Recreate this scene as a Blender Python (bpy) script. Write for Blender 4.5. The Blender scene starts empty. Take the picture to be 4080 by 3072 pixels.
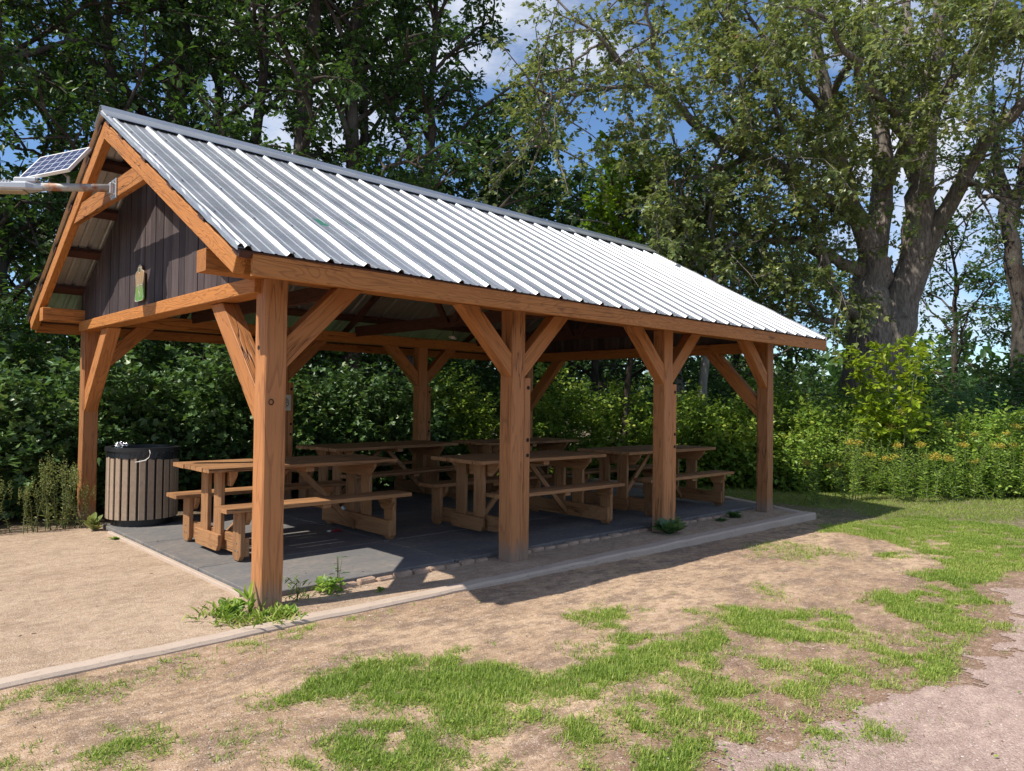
import bpy, bmesh, math, random
import numpy as np
from mathutils import Vector, Matrix
R = math.radians
random.seed(7)
rng = np.random.default_rng(7)
sc = bpy.context.scene
COL = sc.collection

# ------------------------------------------------------------------ camera
CP = np.array([-2.38310335, -5.10169734, 1.53401484])
CR = np.array([0.72378217, -0.68990864, 0.01286246])
CU = np.array([-0.02335719, -0.00586568, 0.99970998])
CF = np.array([0.6896331, 0.72387269, 0.0203598])
FPX = 2933.54
cam = bpy.data.cameras.new('camera')
cam.sensor_width = 36.0
cam.lens = FPX / 4080 * 36
cam.clip_end = 2000
co = bpy.data.objects.new('camera', cam)
COL.objects.link(co)
co.matrix_world = Matrix(((CR[0], CU[0], -CF[0], CP[0]), (CR[1], CU[1], -CF[1], CP[1]),
                          (CR[2], CU[2], -CF[2], CP[2]), (0, 0, 0, 1)))
sc.camera = co

def at(u, v, D):
    """point of the place seen in direction (u, v) of the 2212 px wide survey frame, D metres ahead"""
    k = 4080 / 2212
    return CP + D * (CF + CR * (u * k - 2040) / FPX + CU * (1536 - v * k) / FPX)

# ------------------------------------------------------------------ light
SUN = Vector((-0.78, 0.15, 1.0)).normalized()
elev = math.asin(SUN.z)
azim = math.atan2(SUN.x, SUN.y)          # clockwise from +Y
sc.view_settings.view_transform = 'Standard'
sc.view_settings.look = 'None'
sc.view_settings.gamma = 1
sc.view_settings.use_curve_mapping = False
sc.view_settings.exposure = 0.35
sl = bpy.data.lights.new('sun', 'SUN')
sl.energy = 5.0
sl.angle = R(0.53)
sl.color = (1.0, 0.94, 0.84)
so = bpy.data.objects.new('sun', sl)
COL.objects.link(so)
so.rotation_euler = (-SUN).to_track_quat('-Z', 'Y').to_euler()

world = bpy.data.worlds.new('World')
sc.world = world
world.use_nodes = True
wt = world.node_tree
wn, wl = wt.nodes, wt.links
wn.clear()
wo = wn.new('ShaderNodeOutputWorld')
bg = wn.new('ShaderNodeBackground')
bg.inputs['Strength'].default_value = 0.12
sky = wn.new('ShaderNodeTexSky')
sky.sky_type = 'NISHITA'
sky.sun_disc = False
sky.sun_elevation = elev
sky.sun_rotation = azim
sky.air_density = 1.0
sky.dust_density = 0.1
sky.ozone_density = 4.0
tc = wn.new('ShaderNodeTexCoord')
mp = wn.new('ShaderNodeMapping')
mp.inputs['Scale'].default_value = (1.0, 1.0, 2.2)
mp.inputs['Location'].default_value = (3.3, 1.2, 0.4)
nz = wn.new('ShaderNodeTexNoise')
nz.inputs['Scale'].default_value = 2.6
nz.inputs['Detail'].default_value = 9
nz.inputs['Roughness'].default_value = 0.58
cr = wn.new('ShaderNodeValToRGB')
cr.color_ramp.elements[0].position = 0.47
cr.color_ramp.elements[1].position = 0.62
mx = wn.new('ShaderNodeMix')
mx.data_type = 'RGBA'
mx.inputs[7].default_value = (5.6, 5.9, 6.6, 1)
wl.new(tc.outputs['Generated'], mp.inputs['Vector'])
wl.new(mp.outputs[0], nz.inputs['Vector'])
wl.new(nz.outputs[0], cr.inputs[0])
wl.new(cr.outputs[0], mx.inputs[0])
gm = wn.new('ShaderNodeMix'); gm.data_type = 'RGBA'; gm.blend_type = 'MULTIPLY'; gm.inputs[0].default_value = 1.0
gm.inputs[7].default_value = (0.84, 0.94, 1.04, 1)
wl.new(sky.outputs[0], gm.inputs[6]); wl.new(gm.outputs[2], mx.inputs[6])
wl.new(mx.outputs[2], bg.inputs['Color'])
wl.new(bg.outputs[0], wo.inputs[0])
sc.cycles.max_bounces = 6
sc.cycles.transparent_max_bounces = 4
sc.cycles.sample_clamp_indirect = 4.0

# ------------------------------------------------------------------ material helpers
class M:
    def __init__(s, name):
        s.m = bpy.data.materials.new(name)
        s.m.use_nodes = True
        s.t = s.m.node_tree
        s.n = s.t.nodes
        s.p = s.n['Principled BSDF']
        s.o = s.n['Material Output']
    def add(s, typ, **kw):
        nd = s.n.new(typ)
        for k, v in kw.items():
            setattr(nd, k, v)
        return nd
    def link(s, a, b):
        s.t.links.new(a, b)
        return b
    def val(s, nd, **kw):
        for k, v in kw.items():
            nd.inputs[k].default_value = v
        return nd
    def noise(s, vec, scale, detail=4, rough=0.55, dist=0.0):
        nd = s.add('ShaderNodeTexNoise')
        s.val(nd, Scale=scale, Detail=detail, Roughness=rough, Distortion=dist)
        if vec is not None:
            s.link(vec, nd.inputs['Vector'])
        return nd.outputs[0]
    def mapping(s, vec, scale=(1, 1, 1), loc=(0, 0, 0)):
        nd = s.add('ShaderNodeMapping')
        nd.inputs['Scale'].default_value = scale
        nd.inputs['Location'].default_value = loc
        s.link(vec, nd.inputs['Vector'])
        return nd.outputs[0]
    def ramp(s, fac, stops, interp='LINEAR'):
        nd = s.add('ShaderNodeValToRGB')
        nd.color_ramp.interpolation = interp
        els = nd.color_ramp.elements
        while len(els) < len(stops):
            els.new(0.5)
        for e, (p, c) in zip(els, stops):
            e.position = p
            e.color = (c, c, c, 1) if isinstance(c, (int, float)) else (*c, 1)
        s.link(fac, nd.inputs[0])
        return nd.outputs[0]
    def mix(s, fac, a, b, mode='MIX'):
        nd = s.add('ShaderNodeMix', data_type='RGBA', blend_type=mode)
        for i, x in ((0, fac), (6, a), (7, b)):
            if isinstance(x, (int, float)):
                nd.inputs[i].default_value = x if i == 0 else (x, x, x, 1)
            elif isinstance(x, tuple):
                nd.inputs[i].default_value = (*x, 1)
            else:
                s.link(x, nd.inputs[i])
        return nd.outputs[2]
    def math(s, op, a, b=0.0, c=0.0):
        nd = s.add('ShaderNodeMath', operation=op)
        for i, x in enumerate((a, b, c)):
            if isinstance(x, (int, float)):
                nd.inputs[i].default_value = x
            else:
                s.link(x, nd.inputs[i])
        return nd.outputs[0]
    def bump(s, h, strength, dist=0.01, prev=None):
        nd = s.add('ShaderNodeBump')
        s.val(nd, Strength=strength, Distance=dist)
        s.link(h, nd.inputs['Height'])
        if prev is not None:
            s.link(prev, nd.inputs['Normal'])
        return nd.outputs[0]
    def fin(s, col=None, rough=None, nrm=None, metal=None, spec=None):
        for k, v in (('Base Color', col), ('Roughness', rough), ('Normal', nrm), ('Metallic', metal), ('Specular IOR Level', spec)):
            if v is None:
                continue
            if isinstance(v, (int, float)):
                s.p.inputs[k].default_value = v
            elif isinstance(v, tuple):
                s.p.inputs[k].default_value = (*v, 1)
            else:
                s.link(v, s.p.inputs[k])
        return s.m

def wood_mat(name, base, dark, line, rings=1.0, post=False, rough=0.62):
    m = M(name)
    oi = m.add('ShaderNodeObjectInfo')
    tcn = m.add('ShaderNodeTexCoord')
    off = m.add('ShaderNodeVectorMath', operation='SCALE')
    cx = m.add('ShaderNodeCombineXYZ')
    m.link(oi.outputs['Random'], cx.inputs[0]); m.link(oi.outputs['Random'], cx.inputs[1]); m.link(oi.outputs['Random'], cx.inputs[2])
    m.link(cx.outputs[0], off.inputs[0]); off.inputs['Scale'].default_value = 37.0
    ad = m.add('ShaderNodeVectorMath', operation='ADD')
    m.link(tcn.outputs['Object'], ad.inputs[0]); m.link(off.outputs[0], ad.inputs[1])
    v = ad.outputs[0]
    # plain-sawn grain: contour lines of a long, low-frequency field
    f1 = m.noise(m.mapping(v, (1.1, 9, 9)), 1.0, 2, 0.45, 0.4)
    band = m.math('FRACT', m.math('MULTIPLY', f1, 16 * rings))
    lines = m.ramp(band, [(0, 0.0), (0.62, 0.15), (0.86, 1.0), (1.0, 0.0)])
    fine = m.noise(m.mapping(v, (3, 90, 90)), 1.0, 3, 0.6)
    blot = m.noise(m.mapping(v, (1.2, 3, 3)), 1.0, 4, 0.6)
    c = m.mix(blot, base, dark)
    c = m.mix(m.math('MULTIPLY', lines, 0.5), c, line)
    c = m.mix(m.math('MULTIPLY', m.ramp(fine, [(0.45, 0), (0.75, 1)]), 0.35), c, line)
    # drying checks
    ck = m.noise(m.mapping(v, (0.5, 13, 13)), 1.0, 2, 0.5, 0.25)
    ckm = m.ramp(ck, [(0.0, 0), (0.488, 0), (0.5, 1), (0.512, 0)])
    gate = m.ramp(m.noise(m.mapping(v, (0.9, 2.2, 2.2)), 1.0, 1), [(0.5, 0), (0.56, 1)])
    chk = m.math('MULTIPLY', ckm, gate)
    c = m.mix(m.math('MULTIPLY', chk, 0.85 if post else 0.5), c, (0.03, 0.014, 0.008))
    # knots
    vo = m.add('ShaderNodeTexVoronoi'); m.val(vo, Scale=1.0, Randomness=1.0)
    m.link(m.mapping(v, (2.0, 7, 7)), vo.inputs['Vector'])
    kn = m.ramp(vo.outputs['Distance'], [(0.0, 1), (0.09, 0.8), (0.15, 0)])
    c = m.mix(m.math('MULTIPLY', kn, 0.6), c, line)
    tone = m.math('ADD', m.math('MULTIPLY', oi.outputs['Random'], 0.3), 0.8)
    c = m.mix(1.0, c, tone, 'MULTIPLY')
    h = m.math('SUBTRACT', m.math('MULTIPLY', fine, 0.5), m.math('ADD', m.math('MULTIPLY', lines, 0.35), m.math('MULTIPLY', chk, 2.5)))
    # weathering
    wn_ = m.noise(m.mapping(v, (2.5, 30, 30)), 1.0, 5, 0.65)
    if post:
        geo = m.add('ShaderNodeNewGeometry')
        sp = m.add('ShaderNodeSeparateXYZ'); m.link(geo.outputs['Position'], sp.inputs[0])
        low = m.math('ADD', sp.outputs[2], m.math('MULTIPLY', m.math('SUBTRACT', wn_, 0.5), 0.28))
        lowm = m.ramp(low, [(0.05, 0.75), (0.2, 0)])
        c = m.mix(lowm, c, (0.25, 0.19, 0.15))
        c = m.mix(m.ramp(wn_, [(0.66, 0), (0.74, 0.5)]), c, (0.42, 0.2, 0.11))
    else:
        c = m.mix(m.ramp(wn_, [(0.66, 0), (0.76, 0.35)]), c, (0.36, 0.2, 0.11))
    n = m.bump(h, 0.8, 0.006)
    return m.fin(c, rough, n, spec=0.35)

MAT = {}
MAT['beam'] = wood_mat('stained_beam_wood', (0.52, 0.212, 0.055), (0.41, 0.155, 0.038), (0.16, 0.052, 0.014), 1.1)
MAT['post'] = wood_mat('stained_post_wood', (0.51, 0.225, 0.088), (0.41, 0.17, 0.062), (0.2, 0.078, 0.03), 0.35, post=True)
MAT['brace'] = wood_mat('stained_brace_wood', (0.51, 0.215, 0.072), (0.41, 0.16, 0.05), (0.19, 0.068, 0.022), 0.5)
MAT['table'] = wood_mat('stained_table_wood', (0.42, 0.215, 0.095), (0.31, 0.155, 0.068), (0.17, 0.075, 0.03), 0.5)
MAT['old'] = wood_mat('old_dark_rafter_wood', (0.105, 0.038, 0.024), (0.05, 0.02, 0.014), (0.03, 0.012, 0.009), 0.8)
MAT['fascia'] = MAT['beam']

def board_mat():
    m = M('dark_cladding_wood')
    tcn = m.add('ShaderNodeTexCoord'); v = tcn.outputs['Object']
    isl = m.add('ShaderNodeNewGeometry').outputs['Random Per Island']
    fine = m.noise(m.mapping(v, (60, 60, 2.2)), 1.0, 5, 0.7)
    big = m.noise(m.mapping(v, (9, 9, 1.6)), 1.0, 4, 0.6)
    c = m.mix(isl, (0.034, 0.024, 0.025), (0.085, 0.062, 0.06))
    c = m.mix(m.ramp(fine, [(0.5, 0), (0.8, 0.5)]), c, (0.16, 0.13, 0.125))
    c = m.mix(m.ramp(big, [(0.55, 0), (0.75, 0.4)]), c, (0.21, 0.18, 0.17))
    c = m.mix(m.ramp(m.noise(m.mapping(v, (35, 35, 1.5), (3, 3, 3)), 1.0, 3), [(0.3, 0.8), (0.45, 0)]), c, (0.022, 0.012, 0.01))
    return m.fin(c, 0.7, m.bump(fine, 0.5, 0.004), spec=0.3)
MAT['board'] = board_mat()

def metal_mat():
    m = M('galvanised_roof_metal')
    geo = m.add('ShaderNodeNewGeometry').outputs['Position']
    n1 = m.noise(m.mapping(geo, (3, 3, 3)), 1.0, 5, 0.6)
    n2 = m.noise(m.mapping(geo, (2.0, 28, 28)), 1.0, 4, 0.6)
    vo = m.add('ShaderNodeTexVoronoi'); m.val(vo, Scale=95.0); m.link(geo, vo.inputs['Vector'])
    c = m.mix(n1, (0.47, 0.48, 0.495), (0.58, 0.59, 0.6))
    c = m.mix(0.14, c, vo.outputs['Color'], 'SOFT_LIGHT')
    c = m.mix(m.ramp(n2, [(0.55, 0), (0.75, 0.35)]), c, (0.3, 0.31, 0.33))
    r = m.ramp(n1, [(0.3, 0.38), (0.7, 0.48)])
    n = m.bump(m.noise(m.mapping(geo, (5, 2, 2)), 1.0, 3), 0.12, 0.02)
    return m.fin(c, r, n, metal=0.85)
MAT['metal'] = metal_mat()
def simple(name, col, rough=0.6, metal=0.0, var=0.15, scale=12, bump=0.0, spec=0.5):
    m = M(name)
    tcn = m.add('ShaderNodeTexCoord').outputs['Object']
    n = m.noise(tcn, scale, 5, 0.6)
    a = tuple(x * (1 - var) for x in col); b = tuple(min(1, x * (1 + var)) for x in col)
    nr = m.bump(n, bump, 0.01) if bump else None
    return m.fin(m.mix(m.ramp(n, [(0.3, 0), (0.7, 1)]), a, b), rough, nr, metal, spec)
MAT['green_paint'] = simple('old_green_roof_paint', (0.03, 0.15, 0.1), 0.6)
MAT['screw'] = simple('roof_screw_metal', (0.25, 0.25, 0.26), 0.5, 0.6)
MAT['underside'] = simple('roof_underside_metal', (0.16, 0.2, 0.17), 0.5, 0.3, 0.25, 3)
MAT['black'] = simple('black_plastic', (0.012, 0.012, 0.014), 0.42, 0, 0.3, 20, 0.1)
MAT['bag'] = simple('black_bin_bag', (0.01, 0.012, 0.016), 0.22, 0, 0.2, 30, 0.6)
MAT['hole'] = simple('dark_hole', (0.012, 0.007, 0.005), 0.9)  # near-black colour; on the bolt discs it stands for shade inside a hole
MAT['steel'] = simple('galvanised_steel', (0.5, 0.5, 0.5), 0.4, 0.7, 0.15, 15)
MAT['alu'] = simple('lamp_aluminium', (0.5, 0.52, 0.54), 0.45, 0.4, 0.06)
MAT['white'] = simple('white_plastic', (0.75, 0.75, 0.72), 0.5, 0, 0.04)
MAT['cream'] = simple('cream_sign_plate', (0.5, 0.49, 0.42), 0.5, 0, 0.08, 20)
MAT['ink'] = simple('brown_sign_ink', (0.08, 0.035, 0.02), 0.6)
MAT['slat'] = simple('tan_bin_slat', (0.32, 0.235, 0.165), 0.75, 0, 0.12, 25, 0.15)
MAT['foil'] = simple('crumpled_foil', (0.8, 0.8, 0.82), 0.2, 1.0, 0.1, 30, 1.0)
MAT['red'] = simple('red_wrapper', (0.35, 0.03, 0.04), 0.35, 0.2)
MAT['string'] = simple('white_cord', (0.75, 0.73, 0.68), 0.6)
MAT['brick'] = simple('worn_clay_brick', (0.36, 0.25, 0.18), 0.9, 0, 0.3, 14, 0.5)
MAT['lens'] = simple('lamp_lens', (0.5, 0.42, 0.3), 0.25)

def rust_mat():
    m = M('rusty_pipe')
    v = m.add('ShaderNodeTexCoord').outputs['Object']
    n = m.noise(v, 7, 5, 0.65)
    c = m.mix(m.ramp(n, [(0.5, 0), (0.62, 1)]), (0.36, 0.36, 0.34), (0.28, 0.11, 0.04))
    return m.fin(c, 0.6, m.bump(n, 0.3, 0.003), metal=0.2)
MAT['rust'] = rust_mat()

def solar_mat():
    m = M('solar_cells')
    v = m.add('ShaderNodeTexCoord').outputs['Object']
    sp = m.add('ShaderNodeSeparateXYZ'); m.link(v, sp.inputs[0])
    fx = m.math('ABSOLUTE', m.math('SUBTRACT', m.math('FRACT', m.math('MULTIPLY', sp.outputs[0], 11.5)), 0.5))
    fy = m.math('ABSOLUTE', m.math('SUBTRACT', m.math('FRACT', m.math('ADD', m.math('MULTIPLY', sp.outputs[1], 10.6), 0.0)), 0.5))
    fb = m.math('ABSOLUTE', m.math('SUBTRACT', m.math('FRACT', m.math('MULTIPLY', sp.outputs[1], 42.0)), 0.5))
    l = m.math('MAXIMUM', m.math('GREATER_THAN', fx, 0.462), m.math('GREATER_THAN', fy, 0.465))
    l2 = m.math('GREATER_THAN', fb, 0.44)
    n = m.noise(v, 25, 2)
    c = m.mix(n, (0.012, 0.018, 0.06), (0.03, 0.045, 0.13))
    c = m.mix(m.math('MULTIPLY', l2, 0.35), c, (0.4, 0.42, 0.5))
    c = m.mix(l, c, (0.62, 0.64, 0.7))
    return m.fin(c, 0.18)
MAT['solar'] = solar_mat()

def mat_mat():
    m = M('rubber_matting')
    v = m.add('ShaderNodeNewGeometry').outputs['Position']
    isl = m.add('ShaderNodeObjectInfo').outputs['Random']
    d1 = m.noise(m.mapping(v, (1.6, 3.0, 1)), 1.0, 7, 0.62)
    d2 = m.noise(m.mapping(v, (14, 30, 1)), 1.0, 5, 0.7)
    sp = m.noise(v, 260, 2, 0.6)
    c = m.mix(isl, (0.085, 0.09, 0.1), (0.115, 0.12, 0.13))
    dust = m.math('MULTIPLY', m.ramp(d1, [(0.36, 0.25), (0.66, 0.9)]), m.ramp(d2, [(0.35, 0.2), (0.65, 1)]))
    c = m.mix(dust, c, (0.27, 0.23, 0.19))
    c = m.mix(m.ramp(sp, [(0.55, 0), (0.75, 0.55)]), c, (0.22, 0.2, 0.18))
    wv = m.add('ShaderNodeTexVoronoi'); m.val(wv, Scale=110.0); m.link(v, wv.inputs['Vector'])
    return m.fin(c, 0.85, m.bump(wv.outputs['Distance'], 0.35, 0.003), spec=0.25)
MAT['matting'] = mat_mat()

def concrete_mat():
    m = M('worn_kerb_concrete')
    v = m.add('ShaderNodeNewGeometry').outputs['Position']
    n = m.noise(v, 3, 6, 0.6); f = m.noise(v, 120, 3, 0.7)
    c = m.mix(n, (0.40, 0.31, 0.245), (0.54, 0.44, 0.36))
    c = m.mix(m.ramp(f, [(0.55, 0), (0.72, 0.6)]), c, (0.22, 0.18, 0.15))
    ck = m.noise(m.mapping(v, (2.2, 9, 9)), 1.0, 3, 0.5, 0.6)
    c = m.mix(m.ramp(ck, [(0.494, 0), (0.5, 0.45), (0.506, 0)]), c, (0.12, 0.09, 0.07))
    return m.fin(c, 0.9, m.bump(f, 0.4, 0.004), spec=0.2)
MAT['concrete'] = concrete_mat()

def ground_mat(name, kind):
    m = M(name)
    v = m.add('ShaderNodeNewGeometry').outputs['Position']
    big = m.noise(m.mapping(v, (0.55, 1.0, 1), (3, 8, 0)), 1.0, 6, 0.6)
    mid = m.noise(m.mapping(v, (2.6, 4.6, 1), (9, 2, 0)), 1.0, 7, 0.68)
    sm = m.noise(v, 34, 6, 0.72)
    gr = m.add('ShaderNodeTexVoronoi'); m.val(gr, Scale=150.0 if kind != 'path' else 120.0, Randomness=1.0); m.link(v, gr.inputs['Vector'])
    gr2 = m.add('ShaderNodeTexVoronoi'); m.val(gr2, Scale=60.0, Randomness=1.0); m.link(v, gr2.inputs['Vector'])
    hsv = m.add('ShaderNodeSeparateColor'); m.link(gr.outputs['Color'], hsv.inputs[0])
    rnd = hsv.outputs[0]
    if kind == 'dirt':
        c = m.mix(m.ramp(big, [(0.38, 0), (0.62, 1)]), (0.52, 0.365, 0.235), (0.35, 0.23, 0.145))
        c = m.mix(m.ramp(mid, [(0.47, 0), (0.6, 0.85)]), c, (0.22, 0.15, 0.105))
        c = m.mix(m.ramp(mid, [(0.28, 0.6), (0.4, 0)]), c, (0.62, 0.45, 0.32))
        sx = m.add('ShaderNodeSeparateXYZ'); m.link(v, sx.inputs[0])
        # darker damp loam towards the path edge, mossy soil under the far lawn
        edge = m.math('ADD', m.math('MULTIPLY', sx.outputs[1], -1.0), m.math('MULTIPLY', m.math('SUBTRACT', mid, 0.5), 2.2))
        c = m.mix(m.ramp(m.math('MULTIPLY', edge, 0.25), [(0.6, 0), (0.82, 0.7)]), c, (0.2, 0.115, 0.08))
        far = m.math('ADD', m.math('ADD', sx.outputs[0], m.math('MULTIPLY', sx.outputs[1], 0.45)), m.math('MULTIPLY', mid, 3.0))
        c = m.mix(m.ramp(m.math('MULTIPLY', far, 0.08), [(0.62, 0), (0.78, 0.85)]), c, (0.085, 0.1, 0.03))
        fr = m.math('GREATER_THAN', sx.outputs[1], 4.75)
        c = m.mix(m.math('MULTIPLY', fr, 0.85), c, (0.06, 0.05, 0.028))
    elif kind == 'gravel':
        c = m.mix(m.ramp(big, [(0.35, 0), (0.65, 1)]), (0.53, 0.395, 0.28), (0.42, 0.3, 0.205))
        c = m.mix(m.ramp(mid, [(0.5, 0), (0.72, 0.7)]), c, (0.27, 0.185, 0.125))
    else:
        c = m.mix(m.ramp(big, [(0.35, 0), (0.65, 1)]), (0.48, 0.345, 0.3), (0.37, 0.265, 0.225))
        c = m.mix(m.ramp(mid, [(0.5, 0), (0.75, 0.5)]), c, (0.27, 0.175, 0.145))
    c = m.mix(m.ramp(rnd, [(0.0, 0.5), (0.22, 0)]), c, (0.15, 0.105, 0.08))
    c = m.mix(m.ramp(rnd, [(0.8, 0), (1.0, 0.55)]), c, (0.66, 0.56, 0.48))
    c = m.mix(m.ramp(sm, [(0.52, 0), (0.72, 0.5)]), c, (0.21, 0.145, 0.1))
    mot = m.noise(m.mapping(v, (9, 15, 1), (4, 4, 0)), 1.0, 6, 0.7)
    c = m.mix(m.ramp(mot, [(0.5, 0), (0.62, 0.6 if kind == 'dirt' else 0.3)]), c, (0.2, 0.14, 0.1))
    c = m.mix(m.ramp(mot, [(0.36, 0.4), (0.45, 0)]), c, (0.6, 0.47, 0.36))
    n = m.bump(m.math('MULTIPLY', gr.outputs['Distance'], -1.0), 0.5 if kind == 'dirt' else 0.8, 0.006)
    n = m.bump(sm, 0.5, 0.02, n)
    n = m.bump(mid, 0.35, 0.05, n)
    return m.fin(c, 0.95, n, spec=0.12)
MAT['dirt'] = ground_mat('trodden_dirt', 'dirt')
MAT['gravel'] = ground_mat('fine_gravel', 'gravel')
MAT['pathm'] = ground_mat('pink_path_gravel', 'path')

def stone_mat():
    m = M('small_stone')
    isl = m.add('ShaderNodeNewGeometry').outputs['Random Per Island']
    c = m.ramp(isl, [(0, (0.22, 0.16, 0.12)), (0.5, (0.42, 0.33, 0.27)), (0.85, (0.5, 0.42, 0.37)), (1, (0.68, 0.64, 0.6))])
    return m.fin(c, 0.85, spec=0.3)
MAT['stone'] = stone_mat()

def leaf_mat(name, stops, trans=(0.5), tcol=(0.16, 0.3, 0.03), rough=0.42, spec=0.45):
    m = M(name)
    geo = m.add('ShaderNodeNewGeometry')
    isl = geo.outputs['Random Per Island']
    big = m.noise(geo.outputs['Position'], 0.8, 3, 0.6)
    f = m.math('ADD', m.math('MULTIPLY', isl, 0.75), m.math('MULTIPLY', m.math('SUBTRACT', big, 0.37), 0.9))
    c = m.ramp(f, stops)
    m.fin(c, rough, spec=spec)
    tr = m.add('ShaderNodeBsdfTranslucent')
    tc_ = m.mix(0.62, c, tcol)
    m.link(tc_, tr.inputs['Color'])
    ms = m.add('ShaderNodeMixShader')
    ms.inputs[0].default_value = trans
    m.link(m.p.outputs[0], ms.inputs[1]); m.link(tr.outputs[0], ms.inputs[2])
    m.link(ms.outputs[0], m.o.inputs['Surface'])
    return m.m
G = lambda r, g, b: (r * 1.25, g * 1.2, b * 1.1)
LEAF = {
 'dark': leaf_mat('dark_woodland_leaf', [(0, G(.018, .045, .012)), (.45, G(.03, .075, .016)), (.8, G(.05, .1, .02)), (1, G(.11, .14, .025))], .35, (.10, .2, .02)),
 'maple': leaf_mat('silver_maple_leaf', [(0, G(.05, .085, .03)), (.4, G(.1, .15, .05)), (.75, G(.18, .22, .075)), (.95, G(.28, .28, .09)), (1, G(.34, .17, .09))], .38, (.32, .38, .06), 0.38, 0.6),
 'currant': leaf_mat('currant_leaf', [(0, G(.035, .085, .03)), (.5, G(.075, .15, .055)), (.85, G(.13, .21, .075)), (1, G(.3, .3, .07))], .28, (.16, .3, .03), 0.38, 0.55),
 'vivid': leaf_mat('vivid_sapling_leaf', [(0, G(.05, .12, .01)), (.5, G(.1, .2, .015)), (1, G(.2, .28, .02))], .45, (.28, .42, .02)),
 'yellow': leaf_mat('yellow_green_leaf', [(0, G(.12, .22, .015)), (.6, G(.24, .34, .02)), (.93, G(.36, .38, .03)), (1, G(.55, .36, .03))], .45, (.4, .5, .03)),
 'shrub': leaf_mat('mixed_shrub_leaf', [(0, G(.07, .14, .022)), (.5, G(.15, .26, .04)), (.85, G(.28, .36, .055)), (1, G(.42, .42, .07))], .4, (.3, .44, .04)),
 'sumac': leaf_mat('blue_green_leaf', [(0, G(.03, .1, .035)), (.6, G(.07, .17, .055)), (1, G(.13, .24, .065))], .33, (.1, .26, .04)),
 'weed': leaf_mat('weed_leaf', [(0, G(.09, .18, .025)), (.5, G(.2, .32, .05)), (1, G(.36, .44, .08))], .38, (.22, .38, .04)),
 'dryweed': leaf_mat('pale_weed_leaf', [(0, G(.1, .15, .04)), (.5, G(.2, .25, .08)), (1, G(.38, .34, .13))], .36, (.32, .36, .08)),
 'bloom': leaf_mat('goldenrod_bloom', [(0, G(.22, .2, .05)), (.5, G(.38, .3, .05)), (1, G(.5, .4, .06))], .3, (.5, .42, .05), 0.7, 0.2),
 'grass': leaf_mat('grass_blade', [(0, G(.08, .14, .02)), (.4, G(.17, .26, .04)), (.7, G(.3, .38, .08)), (.9, G(.42, .44, .15)), (1, G(.5, .42, .22))], .4, (.24, .42, .03), 0.5, 0.35),
 'lawn': leaf_mat('lawn_blade', [(0, G(.09, .13, .025)), (.4, G(.16, .24, .04)), (.8, G(.25, .33, .07)), (1, G(.42, .38, .15))], .4, (.3, .42, .05), 0.5, 0.35),
}
def bark_mat(name, a, b, sc_=6):
    m = M(name)
    v = m.add('ShaderNodeNewGeometry').outputs['Position']
    n = m.noise(m.mapping(v, (sc_ * 2.2, sc_ * 2.2, sc_ * 0.45)), 1.0, 7, 0.68, 0.6)
    n2 = m.noise(v, 1.5, 4)
    c = m.mix(m.ramp(n, [(0.35, 0), (0.65, 1)]), a, b)
    c = m.mix(m.ramp(n2, [(0.45, 0), (0.7, 0.45)]), c, (0.2, 0.19, 0.16))
    return m.fin(c, 0.9, m.bump(n, 0.9, 0.05), spec=0.15)
MAT['bark'] = bark_mat('maple_bark', (0.07, 0.055, 0.047), (0.33, 0.285, 0.25), 11)
MAT['litter'] = simple('dry_leaf', (0.2, 0.11, 0.055), 0.8, 0, .5, 3)
MAT['barkd'] = bark_mat('dark_bark', (0.03, 0.022, 0.018), (0.09, 0.07, 0.055), 9)
MAT['barkg'] = bark_mat('grey_bark', (0.16, 0.15, 0.14), (0.36, 0.34, 0.31), 9)
MAT['stem'] = simple('green_stem', (0.1, 0.12, 0.04), 0.7)

# ------------------------------------------------------------------ object helpers
def tag(o, label=None, cat=None, group=None, kind=None):
    if label: o['label'] = label
    if cat: o['category'] = cat
    if group: o['group'] = group
    if kind: o['kind'] = kind
    return o
def empty(name, loc=(0, 0, 0), rz=0.0):
    o = bpy.data.objects.new(name, None)
    o.empty_display_size = 0.2
    COL.objects.link(o)
    o.location = loc
    o.rotation_euler = (0, 0, rz)
    return o
def link(name, me, mat, parent=None, mw=None):
    o = bpy.data.objects.new(name, me)
    if mat is not None:
        me.materials.append(mat)
    COL.objects.link(o)
    if parent is not None:
        o.parent = parent
    if mw is not None:
        o.matrix_local = mw
    return o
def basis(o, x, up=(0, 0, 1)):
    x = Vector(x).normalized(); up = Vector(up)
    if abs(x.dot(up.normalized())) > 0.98: up = Vector((0, 1, 0))
    y = up.cross(x).normalized(); z = x.cross(y)
    return Matrix(((x.x, y.x, z.x, o[0]), (x.y, y.y, z.y, o[1]), (x.z, y.z, z.z, o[2]), (0, 0, 0, 1)))
def bm_to(name, bm, mat, parent=None, mw=None, smooth=False):
    bmesh.ops.recalc_face_normals(bm, faces=bm.faces[:])
    me = bpy.data.meshes.new(name)
    bm.to_mesh(me); bm.free()
    if smooth:
        me.polygons.foreach_set('use_smooth', [True] * len(me.polygons))
    return link(name, me, mat, parent, mw)
def add_box(bm, lo, hi, bev=0.0):
    lo, hi = Vector(lo), Vector(hi)
    r = bmesh.ops.create_cube(bm, size=1.0)
    for v in r['verts']:
        v.co = Vector(((v.co.x + .5) * (hi.x - lo.x) + lo.x, (v.co.y + .5) * (hi.y - lo.y) + lo.y, (v.co.z + .5) * (hi.z - lo.z) + lo.z))
    if bev:
        es = list({e for v in r['verts'] for e in v.link_edges})
        bmesh.ops.bevel(bm, geom=es, offset=bev, segments=1, affect='EDGES')
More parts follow.
